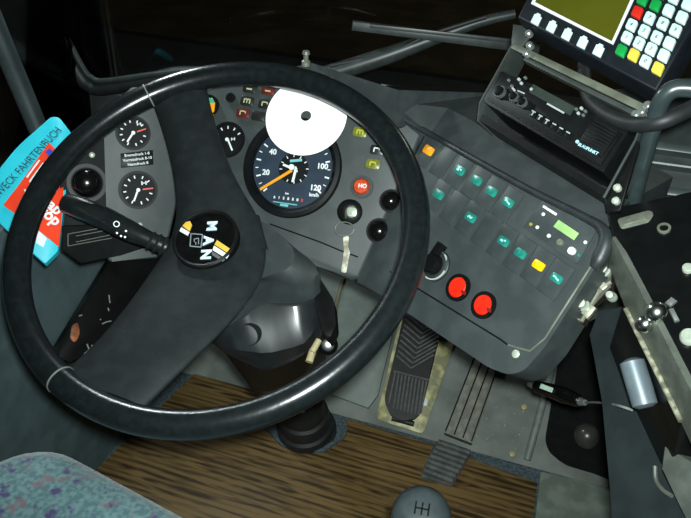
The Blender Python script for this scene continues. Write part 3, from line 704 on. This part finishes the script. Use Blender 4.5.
b = B(); tube(b, [DP.at(x, y, .008) for x, y in ((631, 359), (632, 362), (639, 385), (645, 405), (646, 408))], [.006, .0115, .0118, .0115, .006], 22, 0); tag(link('handle', b, mat('silver_handle', (112, 124, 130), .42, (98, 110, 116), 40, metal=.2), tmch), 'silver round handle')
for x, y, r in ((656.5, 312, .0095), (645.5, 324, .0085)):
    b = B(); kx = (TT.n*.5-RT*.5+V((0, -.4, .2))).normalized(); c_ = TT.at(x, y, .006) if r > .009 else FP.at(x, y, .004)
    lathe(b, c_, kx, [(r*.45, -.016), (r*.45, -.006), (r*.8, -.004), (r, 0), (r*.95, .003), (r*.75, .006), (r*.4, .008), (0, .0086)], 28); link('knob', b, mat('chrome_knob', (215, 220, 216), .24, (200, 205, 200), 60, metal=1), tmch, 80)
b = B(); bar(b, TT.at(668, 299, .003), TT.at(674, 303, .003), .008, .006, TT.n, .0015); bar(b, TT.at(671, 308, .003), TT.at(677, 320, .003), .0042, .004, TT.n, .001); link('catch', b, CHROME, tmch)
b = B(); lathe(b, TT.at(689, 338), TT.n, [(.0075, 0), (.0075, .004), (.006, .006), (0, .006)], 24); tag(link('cap', b, SCREW, tmch), 'pale round cap')
# metal latch bracket between dashboard and machine
LP = azel(WING.at(585, 295, -.03), 30, 40)
mb = thing('mounting_bracket', LP.at(585, 300, -.03), 'small bolted metal bracket between the switch panel corner and the ticket machine', 'bracket')
b = B(); slab(b, LP, [(603, 262), (612, 270), (611, 288), (592, 306), (583, 324), (566, 318), (578, 296), (592, 276)], .002, .014, .001); link('block', b, mat('brown_black_metal', (52, 44, 36), .5, (38, 33, 28), 60), mb, 30)
b = B(); tube(b, [LP.at(x, y, .003) for x, y in ((611, 282), (600, 290), (582, 321), (569, 314))], .0022, 8, 0); tube(b, [LP.at(x, y, .003) for x, y in ((591, 285), (602, 292))], .003, 8, 0); slab(b, LP, [(572, 304), (583, 296), (596, 308), (587, 319)], .006, .006, .001); slab(b, LP, [(592, 284), (600, 277), (608, 286), (601, 292)], .005, .006, .001); link('frame_edge', b, mat('pale_metal', (178, 180, 160), .35, (140, 142, 124), 60, metal=.6), mb)
for x, y, r in ((583, 305, .007), (604, 270, .008), (612, 297, .005)):
    b = B(); lathe(b, LP.at(x, y, .005), LP.n, [(r, -.003), (r, .004), (r*.75, .006), (r*.7, .012), (0, .013)], 16); link('bolt', b, SCREW, mb)
b = B(); c_ = WING.at(560, 330, -.06); lathe(b, c_, V((-.1, -.5, .8)).normalized(), [(.0135, -.004), (.0135, .003), (.009, .006), (0, .007)], 24)
tag(link('round_cap', b, mat('pale_green_white', (196, 206, 178), .45, (176, 186, 160), 60)), 'pale round cap showing under the edge of the switch panel', 'cap')

# dark console pillar carrying the machine
PP = three(dist_pt(612, 340, .83), dist_pt(615, 518, .80), dist_pt(690, 500, .74))
pil = thing('console_pillar', PP.at(650, 518, -.02), 'smooth dark blue-grey console panel under the ticket machine', 'console')
b = B(); slab(b, PP, [(598, 310), (622, 306), (640, 400), (668, 470), (740, 560), (612, 560), (611, 500), (604, 400), (588, 336)], 0, .025, .003); link('panel', b, mat('console_blue_grey', (46, 54, 56), .5, (38, 46, 48), 25), pil, 30)
b = B(); q_ = [PP.at(612, 555, -.003), PP.at(740, 555, -.003)]; q_ += [V((q_[1].x, q_[1].y, .005)), V((q_[0].x, q_[0].y, .005))]; prism(b, q_, PP.n, .02); link('base', b, MATS['console_blue_grey'], pil, 30)
b = B(); tube(b, [PP.at(x, y, .002) for x, y in ((655, 466), (656, 480), (663, 490), (672, 496))], .0022, 8, 6); link('highlight_arc', b, GREYM, pil)  # thin grey tube stands in for a highlight curving over the panel
b = B(); slab(b, PP, [(664, 446), (692, 462), (760, 530), (760, 640), (705, 560), (680, 506), (661, 470)], .02, .02, .002); tag(link('flank', b, GREYM, pil, 30), 'grey metal flank')
# right part of the dashboard
RL = azel(dist_pt(660, 165, 1.0), 15, 45)
rd = thing('passenger_ledge', RL.at(690, 210, -.02), 'dark stepped dashboard ledge with ribs behind the handrail', 'ledge')
b = B(); slab(b, RL, [(606, 90), (800, 60), (800, 260), (600, 235)], -.01, .04, .003); link('ledge_panel', b, mat('ledge_plastic', (40, 48, 47), .5, (32, 39, 38), 40), rd, 30)
for y in (146, 163, 190):
    b = B(); bar(b, RL.at(628, y-5, .006), RL.at(800, y+18, .006), .012 if y != 163 else .006, .016, RL.n, .003); link('rib', b, mat('rib_plastic', (60, 70, 68), .42, (52, 61, 59), 40), rd, 30)

# ================================================================== floor, toe board, pedals
WOODM = bpy.data.materials.new('wood_floor'); WOODM.use_nodes = True
nt = WOODM.node_tree; N = nt.nodes; L = nt.links; bs = N['Principled BSDF']; tc = N.new('ShaderNodeTexCoord'); mp = N.new('ShaderNodeMapping')
mp.inputs['Scale'].default_value = (1.5, 14, 1); mp.inputs['Rotation'].default_value = (0, 0, R(2)); L.new(tc.outputs['Object'], mp.inputs['Vector'])
n1 = N.new('ShaderNodeTexNoise'); n1.inputs['Scale'].default_value = 5; n1.inputs['Detail'].default_value = 7; n1.inputs['Distortion'].default_value = 1.4; L.new(mp.outputs['Vector'], n1.inputs['Vector'])
wv = N.new('ShaderNodeTexWave'); wv.bands_direction = 'Y'; wv.inputs['Scale'].default_value = 1.6; wv.inputs['Distortion'].default_value = 5; wv.inputs['Detail'].default_value = 3; wv.inputs['Detail Scale'].default_value = 1.2; L.new(mp.outputs['Vector'], wv.inputs['Vector'])
mx = N.new('ShaderNodeMath'); mx.operation = 'MULTIPLY_ADD'; mx.inputs[1].default_value = .16; L.new(wv.outputs['Fac'], mx.inputs[0])
m2 = N.new('ShaderNodeMath'); m2.operation = 'MULTIPLY'; m2.inputs[1].default_value = .9; L.new(n1.outputs['Fac'], m2.inputs[0]); L.new(m2.outputs[0], mx.inputs[2])
cr = N.new('ShaderNodeValToRGB'); L.new(mx.outputs[0], cr.inputs['Fac']); cr.color_ramp.elements[0].position = .38; cr.color_ramp.elements[0].color = lin((54, 41, 23)); cr.color_ramp.elements[1].position = .60; cr.color_ramp.elements[1].color = lin((116, 93, 55))
L.new(cr.outputs['Color'], bs.inputs['Base Color']); bs.inputs['Roughness'].default_value = .5
def at0(x, y): return FLOOR.at(x, y)
b = B(); prism(b, [V((-.7, -1.0, 0)), V((1.1, -1.0, 0)), V((1.1, .44, 0)), V((-.7, .44, 0))], (0, 0, 1), .03)
tag(link('floor', b, CARP), kind='structure')
b = B(); q = [at0(196, 373), at0(340, 418), at0(440, 448), at0(537, 484)]; q = [p+V((0, 0, .004)) for p in q]
xr = q[-1].x; prism(b, q+[V((xr, -.95, .004)), V((-.42, -.95, .004)), V((-.36, .10, .004))], (0, 0, 1), .0038, .001)
tag(link('floor_covering', b, WOODM), 'brown wood-grain floor covering below the steering wheel and pedals', 'floor covering')
b = B(); prism(b, [V((xr+.004, -.9, .0035)), V((1.0, -.9, .0035)), V((1.0, .43, .0035)), V((xr+.004, .40, .0035))], (0, 0, 1), .003, .001)
tag(link('rubber_mat', b, mat('pale_grey_mat', (128, 138, 126), .75, (108, 118, 108), 30)), 'pale grey-green floor mat right of the wood-grain floor', 'floor mat')
TOEM = mat('toe_board_paint', (116, 122, 114), .6, (86, 92, 87), 14, detail=6, lo=.35, hi=.65, bump=.1)
b = B(); w_ = V((0, math.cos(R(33)), math.sin(R(33))))
p0 = V((-.5, .405, .002)); p1 = V((.62, .405, .002)); prism(b, [p0, p1, p1+w_*.62, p0+w_*.62], TOE.n, .02)
tag(link('trim_1', b, TOEM), kind='structure')
# pale inner panel left of the pedals
b = B(); VPL = TOE.up(.012); slab(b, VPL, [(318, 262), (404, 285), (378, 395), (368, 408), (330, 394)], 0, .010, .002)
tag(link('kick_board', b, mat('pale_kick_paint', (112, 122, 116), .55, (98, 108, 102), 20)), 'pale grey kick board between steering column and brake pedal', 'panel')
b = B(); tube(b, [VPL.at(x, y, .006) for x, y in ((346, 270), (336, 305), (332, 340))], .0042, 10, 4)
tag(link('pipe', b, mat('tan_pipe', (120, 112, 90), .5, (100, 94, 76), 60)), 'thin tan pipe on the kick board beside the column', 'pipe')
# loose grit and screws on the toe board
b = B()
SPOTS = [(381, 370), (376, 389), (533, 367), (524, 407), (512, 454), (521, 437), (476, 409), (445, 418), (500, 440), (516, 365)]
for i, (x, y) in enumerate(SPOTS[:5]):
    bb = B(); lathe(bb, TOE.at(x, y, .001), TOE.n, [(.0062, -.001), (.0058, .002), (0, .004)], 12)
    tag(link('floor_screw', bb, mat('dull_brass_screw', (172, 166, 112), .45, (150, 144, 96), 80)), ['dull brass screw left of the brake pedal, upper one', 'dull brass screw left of the brake pedal, lower one', 'dull brass screw under the corner of the switch panel', 'dull brass screw right of the accelerator, beside the plug', 'dull brass screw at the edge of the wood floor right of the accelerator'][i], 'screw', 'screws on the toe board')
b = B()
for i in range(70):
    x = random.uniform(455, 526); y = random.uniform(380, 450); p = TOE.at(x, y, .0016)
    if p.y > .42: bmesh.ops.create_icosphere(b, subdivisions=1, radius=random.uniform(.0006, .0014), matrix=Matrix.Translation(p))
tag(link('grit', b, mat('pale_grit', (190, 196, 184), .7), smooth=0), 'pale grit scattered on the toe board right of the accelerator', 'grit', kind='stuff')
# brake pedal
bp = thing('brake_pedal', TOE.at(400, 415), 'black ribbed brake pedal with herringbone tread on a worn brass-coloured plate', 'pedal')
b = B(); slab(b, TOE, rnd([(376, 419), (402, 310), (460, 326), (423, 434)], 4), .006, .006, .001); tag(link('base_plate', b, BRASS, bp, 30), 'worn yellowish base plate')
PB = TOE.up(.030)
b = B(); out = [(384, 400), (408, 296), (446, 308), (421, 412), (414, 419), (402, 421), (390, 415)]; slab(b, PB, rnd(out, [6, 0, 0, 4, 5, 5, 5]), 0, .016, .003); pd = link('tread_pad', b, RUBBER, bp, 30)
b = B()
for i in range(10):
    f = (i+.5)/10; a0 = (386+f*36, 401+f*9.5); top_ = (393.5+f*35, 372+f*9.5)
    yb = 1 if i in (0, 9) else 0
    bar(b, PB.at(a0[0]+2-yb, a0[1]+6-yb*4, .0022), PB.at(top_[0], top_[1], .0022), .0032, .003, PB.n)
for k in range(15):
    bx, by = 411+k*1.6, 368-k*4.9                 # chevrons open away from the driver, meeting on the middle line
    tl = next(t for t in range(1, 60) if bx-.76*t < 387+(400-(by-.66*t))*.231)
    tr_ = next(t for t in range(1, 60) if bx+.86*t > 420+(412-(by-.50*t))*.245)
    L0 = PB.at(bx, by, .0022)
    bar(b, L0, PB.at(bx-.76*tl, by-.66*tl, .0022), .0034, .003, PB.n); bar(b, L0, PB.at(bx+.86*tr_, by-.50*tr_, .0022), .0034, .003, PB.n)
bar(b, PB.at(394, 371, .0022), PB.at(429, 380, .0022), .003, .003, PB.n)
link('tread_ribs', b, mat('worn_rubber', (84, 86, 82), .6, (68, 70, 67), 100), pd)
b = B(); slab(b, TOE, rnd([(422, 398), (428, 399), (427, 406), (421, 405)], 1), .014, .012, .001); tag(link('stop', b, DIALW, bp), 'small white stop')
b = B(); tube(b, [TOE.at(392, 418, .012), TOE.at(414, 424, .012)], .006, 12, 0); link('hinge', b, RUBBER, bp)
# accelerator
ac = thing('accelerator_pedal', TOE.at(460, 440), 'long narrow grey accelerator pedal with three grooves right of the brake pedal', 'pedal')
PA = TOE.up(.022)
b = B(); slab(b, PA, rnd([(444, 434), (478, 345), (502, 356), (472, 445)], 2), 0, .010, .002); ap = link('tread_pad', b, mat('accelerator_rubber', (122, 122, 108), .6, (96, 97, 88), 60), ac, 30)
b = B()
for f in (.02, .34, .66, .98): bar(b, PA.at(445+f*27, 431+f*10.5, .0012), PA.at(478+f*23.5, 347+f*10.5, .0012), .0030, .0016, PA.n)
bar(b, PA.at(444.5, 433.5, .0012), PA.at(472, 444, .0012), .003, .0016, PA.n)
link('groove_line', b, BLACK, ap)
b = B()
for i in range(7):
    f = i/6; a_ = (438-f*14, 442+f*28); c2 = (470-f*17, 453+f*28)
    pa, pc = FLOOR.at(*a_, .022-.010*abs(f-.3)), FLOOR.at(*c2, .022-.010*abs(f-.3)); tube(b, [pa, pc], .0065, 10, 0)
link('bellows', b, mat('worn_grey_rubber', (84, 88, 85), .65, (64, 68, 66), 60), ac)
b = B(); slab(b, FLOOR, rnd([(436, 440), (472, 452), (452, 486), (420, 476)], 3), .009, .009, .002); link('heel_plate', b, MATS['worn_grey_rubber'], ac, 30)

# black lever housing at the lower right, ball knob, grey pipe, power plug
CPL = three(TOE.at(556, 335, .12), FLOOR.at(542, 446, .055), FLOOR.at(612, 486, .03))
lh = thing('lever_box', FLOOR.at(575, 470), 'black triangular lever box with round ball knob below the switch panel corner', 'lever box')
b = B(); slab(b, CPL, rnd([(563, 335), (600, 318), (609, 380), (614, 482), (596, 474), (565, 465), (549, 452), (545, 440)], [2, 2, 2, 4, 8, 8, 8, 6]), 0, .07, .004, 3); link('housing', b, MATS['box_black'], lh, 40)
b = B(); c_ = CPL.at(587, 436, .034); lathe(b, CPL.at(588, 437), CPL.n, [(.024, -.002), (.022, .006), (.012, .012), (.010, .02)], 26); link('collar', b, MATS['box_black'], lh)
b = B(); sphere(b, c_, .0255, 24, 14); link('ball_knob', b, mat('ball_knob', (60, 60, 55), .3, (52, 52, 48), 50), lh)
b = B(); tube(b, [TOE.at(527, 460, .008), TOE.at(538, 420, .012), TOE.at(550, 375, .016), TOE.at(558, 335, .018)], .008, 14, 4)
tag(link('pipe', b, mat('pale_pipe', (126, 134, 130), .4, (110, 118, 114), 50)), 'pale grey vertical pipe beside the black lever box', 'pipe')
pg = thing('power_plug', dist_pt(558, 393, 1.06), 'black lighter plug on a thin grey cable in front of the lever box', 'plug')
QP = CPL.up(.030)
PGP = [dist_pt(x, y, d) for x, y, d in ((528.5, 384, 1.10), (536, 386.5, 1.09), (552, 391, 1.07), (566, 396, 1.05), (580, 401.5, 1.03), (585, 402.5, 1.02))]
b = B(); tube(b, PGP[1:5], [.0085, .0105, .0115, .008], 16, 4); link('plug_body', b, GLOSSB, pg)
b = B(); tube(b, PGP[0:2], [.0035, .006], 12, 0); link('contact_tip', b, CHROME, pg)
b = B(); tube(b, PGP[4:6], [.006, .004], 12, 0); link('strain_relief', b, CHROME, pg)
QP = three(PGP[1], PGP[4], PGP[2]+V((.02, .02, .05)))
b = B(); slab(b, QP, [(541, 383.5), (553, 388), (551.5, 392.5), (539.5, 388)], .0112, .001); tag(link('sticker', b, mat('pale_green_sticker', (190, 214, 196), .5, (160, 184, 166), 300), pg), 'pale printed sticker')
b = B(); tube(b, [PGP[5], dist_pt(598, 402.5, .92), dist_pt(616, 405, .80), DP.at(632, 410, .004)], .0014, 8, 6); tag(link('cable', b, mat('grey_cable', (150, 154, 150), .5), pg), 'thin grey cable')

# gear lever at the bottom edge
GC = dist_pt(421, 519, .70)
gl = thing('gear_lever', V((GC.x, GC.y+.03, .004)), 'dark rounded gear lever knob rising at the bottom edge in front of the wood floor', 'gear lever')
b = B(); tube(b, [V((GC.x, GC.y+.03, .004)), V((GC.x, GC.y+.02, GC.z-.25)), GC-V((0, -.005, .02))], .008, 14, 4); link('stick', b, BLACK, gl)
vd = (V((.0, -.30, 1))).normalized()
b = B(); lathe(b, GC, vd, [(.012, -.045), (.017, -.03), (.026, -.010), (.0285, .004), (.026, .016), (.019, .024), (.015, .0255), (0, .026)], 32); kn = link('knob', b, mat('knob_grey', (56, 64, 66), .32, (48, 55, 57), 50), gl)
b = B(); gp = Pl(GC+vd*.0262, vd); r_, u_ = gp.frame(421, 512, 10, 2)
cg = gp.p
for d_ in (-1, 0, 1): bar(b, cg+r_*.006*d_-u_*.006, cg+r_*.006*d_+u_*.006, .0016, .0008, vd)
bar(b, cg-r_*.006, cg+r_*.006, .0016, .0008, vd); link('shift_pattern', b, BLACK, kn)

# ================================================================== driver's seat
SEATM = bpy.data.materials.new('seat_fabric'); SEATM.use_nodes = True
nt = SEATM.node_tree; N = nt.nodes; L = nt.links; bs = N['Principled BSDF']; tc = N.new('ShaderNodeTexCoord')
def nz(sc_, d_=3):
    n_ = N.new('ShaderNodeTexNoise'); n_.inputs['Scale'].default_value = sc_; n_.inputs['Detail'].default_value = d_; L.new(tc.outputs['Object'], n_.inputs['Vector']); return n_
def ramp(src, p0, p1):
    r_ = N.new('ShaderNodeValToRGB'); r_.color_ramp.elements[0].position = p0; r_.color_ramp.elements[1].position = p1; L.new(src.outputs['Fac'], r_.inputs['Fac']); return r_
def mixc(f, a_, b_):
    m_ = N.new('ShaderNodeMix'); m_.data_type = 'RGBA'
    L.new(f.outputs['Color'], m_.inputs['Factor'])
    if isinstance(a_, tuple): m_.inputs['A'].default_value = a_
    else: L.new(a_, m_.inputs['A'])
    m_.inputs['B'].default_value = b_; return m_.outputs['Result']
base_ = mixc(ramp(nz(160), .4, .6), lin((78, 112, 118)), lin((108, 142, 144)))
c1 = mixc(ramp(nz(62, 2), .58, .68), base_, lin((74, 62, 112)))
mp_ = N.new('ShaderNodeMapping'); mp_.inputs['Location'].default_value = (3, 7, 1); L.new(tc.outputs['Object'], mp_.inputs['Vector'])
n3 = N.new('ShaderNodeTexNoise'); n3.inputs['Scale'].default_value = 55; n3.inputs['Detail'].default_value = 2; L.new(mp_.outputs['Vector'], n3.inputs['Vector'])
c2_ = mixc(ramp(n3, .58, .72), c1, lin((124, 98, 108)))
L.new(c2_, bs.inputs['Base Color']); bs.inputs['Roughness'].default_value = .95; bs.inputs['Sheen Weight'].default_value = .3
seat = thing('driver_seat', V((.05, -.45, .004)), 'teal driver seat cushion with purple and pink flecked fabric in the lower left corner', 'seat')
b = B()
x0, x1, y0, y1 = -.205, .30, -.72, -.172
def rr_(ins, z, rad):
    pts = []
    for cx_, cy_, a0 in ((x1-rad, y1-rad, 0), (x0+rad, y1-rad, 90), (x0+rad, y0+rad, 180), (x1-rad, y0+rad, 270)):
        for k in range(9):
            a_ = R(a0+k*90/8); qx, qy = cx_+(rad-ins)*math.cos(a_)+.13, cy_+(rad-ins)*math.sin(a_)+.18; pts.append(V((qx*math.cos(R(-10))-qy*math.sin(R(-10))-.13, qx*math.sin(R(-10))+qy*math.cos(R(-10))-.18, z)))
    return pts
loft(b, [rr_(.012, .335, .09), rr_(.0, .36, .09), rr_(0, .41, .09), rr_(.004, .438, .09), rr_(.014, .457, .09), rr_(.03, .467, .09), rr_(.06, .471, .09)])
link('cushion', b, SEATM, seat, 60)
b = B(); prism(b, [V((-.12, -.66, .335)), V((.22, -.66, .335)), V((.22, -.26, .335)), V((-.12, -.26, .335))], (0, 0, 1), .05, .01); link('seat_frame', b, BLACK, seat)
b = B(); prism(b, [V((-.06, -.6, .285)), V((.16, -.6, .285)), V((.16, -.34, .285)), V((-.06, -.34, .285))], (0, 0, 1), .28, .02); link('pedestal', b, BLACK, seat)

# ================================================================== left wall, kick panel, folder
WALLM = mat('side_wall_covering', (78, 96, 100), .75, (66, 83, 87), 18, bump=.15, bscale=500)
b = B(); prism(b, [V((-.36, -1, 0)), V((-.36, .44, 0)), V((-.36, .44, .60)), V((-.36, -1, .60))], (1, 0, 0), .05)
tag(link('wall_left', b, WALLM), kind='structure')
KP = three(dist_pt(62, 352, .985), dist_pt(150, 300, 1.06), dist_pt(120, 252, 1.06))
b = B(); slab(b, KP, rnd([(116, 250), (160, 250), (190, 300), (130, 360), (84, 356), (70, 362), (59, 358), (58, 346)], 3), 0, .02, .002)
kp = tag(link('footwell_panel', b, mat('scuffed_black', (13, 14, 14), .3, (10, 11, 11), 60), smooth=30), 'scuffed glossy black panel slanting below the left end of the dashboard', 'panel')
b = B()
for pts in (((109, 295), (110, 303)), ((108, 308), (109, 311)), ((102, 324), (106, 322), (111, 321)), ((122, 315), (126, 313)), ((130, 309), (132, 308)), ((84, 354), (90, 349), (97, 350)), ((87, 344), (90, 352), (87, 358)), ((92, 345), (92, 352)), ((101, 319), (100, 320)), ((79, 316), (82, 315))):
    tube(b, [KP.at(x, y, .0003) for x, y in pts], .0009, 6, 0)
link('scratches', b, mat('scratch_grey', (120, 124, 118), .8), kp)
b = B(); slab(b, KP, rnd([(72, 325), (78, 322), (80, 334), (75, 343), (70, 338)], 3), .001, .002, .0005); tag(link('rust_patch', b, mat('rusty_orange', (150, 84, 44), .6, (96, 56, 34), 90), kp), 'rusty orange patch')
# folder
FO = three(dist_pt(5, 195, 1.03), dist_pt(60, 130, 1.06), dist_pt(45, 258, .99))
fo = thing('folder', FO.at(30, 255, -.006), 'bright cyan logbook folder leaning on the left wall behind the wheel rim', 'folder')
CY = mat('cyan_cover', (40, 196, 214), .45, (34, 186, 206), 20)
b = B(); slab(b, FO, rnd([(-10, 180), (18, 146), (51, 117), (59, 117), (71, 133), (66, 190), (58, 251), (45, 264), (9, 232), (-10, 214)], [0, 10, 3, 5, 2, 0, 2, 2, 2, 0]), 0, .012, .001); link('cover', b, CY, fo, 30)
b = B(); fr = FO.frame(30, 155, 10, -10.6)
text(b, 'ZWECK FAHRTENBUCH', FO.at(59.5, 128.5, .0006), fr[0], fr[1], .0158, ex=.0002, fat=.0, align='RIGHT', squeeze=.76); 
link('lettering', b, mat('navy_print', (28, 48, 76), .6), fo)
rc = thing('leaflet', FO.at(40, 235, .001), 'red leaflet with white lettering held on the cyan folder', 'leaflet')
RC = mat('red_leaflet', (236, 62, 22), .45, (226, 54, 18), 20)
b = B(); slab(b, FO, [(3, 205), (18, 186), (49, 142.5), (56, 150), (64, 181), (62, 215), (59, 247), (40, 231.5)], .0016, .0008); link('sheet', b, RC, rc, 30)
FR2 = FO.frame(50, 210, 10, 8.2)
b = B()
text(b, 'zap', FO.at(52.5, 205.5, .002), FR2[0], FR2[1], .021, ex=.0002, fat=.03); link('lettering', b, WHITE, rc); b = B(); text(b, 'top', FO.at(50.5, 216, .002), FR2[0], FR2[1], .021, ex=.0002, fat=.03)
slab(b, FO, [(29, 181), (43, 162), (45, 164), (31, 184)], .002, .0003); slab(b, FO, [(26, 177), (39, 159.5), (40, 160.5), (27.2, 178.2)], .002, .0003); slab(b, FO, [(24, 189), (27, 190), (25, 194)], .002, .0003)
link('lettering', b, WHITE, rc)
b = B(); slab(b, FO, [(37, 236), (39, 231), (47, 238.5), (43, 247), (36, 243)], .002, .0006); link('white_patch', b, WHITE, rc)
b = B(); slab(b, FO, [(45, 152), (49.5, 148), (53, 151.5), (49, 156)], .0022, .0004); link('blue_patch', b, mat('blue_print', (50, 66, 196), .5), rc)

# ================================================================== windscreen, side frame, outside
WS = Pl(dist_pt(200, 70, 1.24), (.22, -.86, .10))
GL = glass('windscreen_glass')
b = B(); slab(b, WS, [(38, -60), (84, 82), (100, 90), (200, 76), (480, 90), (760, 120), (760, -60)], .0, .005); tag(link('window_1', b, GL, smooth=0), kind='structure')
GASK = mat('window_rubber', (22, 27, 27), .5, (17, 21, 21), 50, spec=.25)
b = B(); tube(b, [WS.at(x, y, .006) for x, y in ((20, -60), (44, 0), (62, 42), (80, 76), (90, 85), (102, 88), (150, 80), (200, 74), (330, 92), (480, 122), (760, 150))], .013, 14, 5)
tag(link('trim_2', b, GASK, smooth=60), kind='structure')
b = B(); tube(b, [WS.at(x, y, .016) for x, y in ((28, -60), (51, 0), (68, 40), (84, 70), (92, 78), (104, 81), (150, 75), (200, 69))], .005, 10, 5)
tag(link('trim_3', b, mat('gasket_lip', (36, 42, 42), .5, (29, 35, 35), 50, spec=.2), smooth=60), kind='structure')
# pillar at the left of the windscreen and wall below it
b = B(); slab(b, WS, [(20, -70), (38, -60), (60, 28), (84, 82), (100, 92), (130, 96), (130, 140), (60, 150), (20, 100), (-30, 0), (-30, -70)], -.012, .04, .004); tag(link('wall_front', b, mat('pillar_black', (20, 25, 25), .5, (15, 19, 19), 30), smooth=40), kind='structure')
b = B(); q = [V((-.8, .90, 0)), V((1.2, .90, 0)), V((1.2, .90, .62)), V((-.8, .90, .60))]
prism(b, q, (0, -1, 0), .03)
prism(b, [V((-.8, .56, .60)), V((1.2, .70, .62)), V((1.2, .93, .62)), V((-.8, .93, .60))], (0, 0, 1), .02); tag(link('wall_front_lower', b, MATS['pillar_black']), kind='structure')
b = B(); tube(b, [dist_pt(x, y, d) for x, y, d in ((-40, -60, 1.12), (0, 38, 1.14), (22, 90, 1.16), (46, 148, 1.18))], .0145, 14, 5)
tag(link('trim_4', b, mat('frame_blue_grey', (42, 52, 54), .5, (35, 44, 46), 30), smooth=60), kind='structure')
b = B(); prism(b, [V((-.42, -1, .58)), V((-.42, .44, .58)), V((-.42, .44, 1.5)), V((-.42, -1, 1.5))], (1, 0, 0), .005); tag(link('window_2', b, GL, smooth=0), kind='structure')
# wipers seen through the windscreen
WO_ = WS.up(-.055)
wp = thing('windscreen_wiper', WO_.at(440, 40), 'dark windscreen wiper blade with straight arm beyond the glass, above the other one', 'wiper')
b = B(); bar(b, WO_.at(352, 26), WO_.at(540, 50), .016, .012, WS.n, .003); link('blade', b, mat('wiper_metal', (58, 66, 64), .4, (48, 55, 54), 50), wp)
b = B(); bar(b, WO_.at(370, 26, .012), WO_.at(540, 44, .012), .006, .006, WS.n, .001); link('arm', b, MATS['wiper_metal'], wp)
wp2 = thing('windscreen_wiper', WO_.at(400, 60), 'long dark wiper arm slanting up to the right behind the dashboard top', 'wiper')
b = B(); tube(b, [WO_.at(x, y, -.02) for x, y in ((322, 76), (380, 58), (430, 40), (480, 22), (515, 14))], [.016, .016, .012, .009, .008], 12, 5); link('arm', b, MATS['wiper_metal'], wp2)
b = B(); tube(b, [WO_.at(x, y, -.012) for x, y in ((330, 66), (390, 52), (432, 34), (486, 17))], .004, 10, 5); link('blade', b, RUBBER, wp2)
b = B(); c_ = TOPZ.at(306, 64); lathe(b, c_, (0, 0, 1), [(.006, -.002), (.006, .004), (.0035, .006), (.0035, .013), (.0055, .014), (.0045, .018), (0, .019)], 16)
tag(link('dashboard_bolt', b, STEEL), 'small steel bolt standing on the dashboard top above the wheel rim', 'bolt')
b = B(); prism(b, [V((-8, -4, -.9)), V((8, -4, -.9)), V((8, 14, -.9)), V((-8, 14, -.9))], (0, 0, 1), .1); tag(link('ground', b, mat('dark_road', (84, 70, 48), .9, (62, 52, 36), 3)), kind='structure')

# ================================================================== light: camera flash, dim cab lamp, night outside
def area(name, loc, tgt, size, power, col):
    l = bpy.data.lights.new(name, 'AREA'); l.shape = 'DISK'; l.size = size; l.energy = power; l.color = col
    o = bpy.data.objects.new(name, l); COL.objects.link(o); o.location = loc
    o.rotation_euler = (V(tgt)-V(loc)).to_track_quat('-Z', 'Y').to_euler(); return o
fl = bpy.data.lights.new('camera_flash', 'SPOT'); fl.energy = 60; fl.color = (.90, 1, .98); fl.spot_size = R(100); fl.spot_blend = 1; fl.shadow_soft_size = .014
fo_ = bpy.data.objects.new('camera_flash', fl); COL.objects.link(fo_); fo_.location = CP+UP*.022+RT*.012
fo_.rotation_euler = (MAIN.at(360, 190)-fo_.location).to_track_quat('-Z', 'Y').to_euler()
area('cab_lamp', (-.40, .38, 1.09), (.0, .0, .7), .07, 2.3, (.88, 1, 1))
pl2 = bpy.data.lights.new('outside_fill', 'POINT'); pl2.energy = 85; pl2.color = (.92, 1, .78); pl2.shadow_soft_size = .15  # added fill to brighten the ground outside, not a lamp of the street
so_ = bpy.data.objects.new('outside_fill', pl2); COL.objects.link(so_); so_.location = (2.5, 7.5, 4.5)
w = bpy.data.worlds.new('night'); SC.world = w; w.use_nodes = True
w.node_tree.nodes['Background'].inputs['Color'].default_value = (.0085, .0080, .0056, 1)
vs_ = SC.view_settings; vs_.view_transform = 'Standard'; vs_.look = 'None'; vs_.gamma = 1; vs_.exposure = 0; vs_.use_curve_mapping = False
SC.display_settings.display_device = 'sRGB'
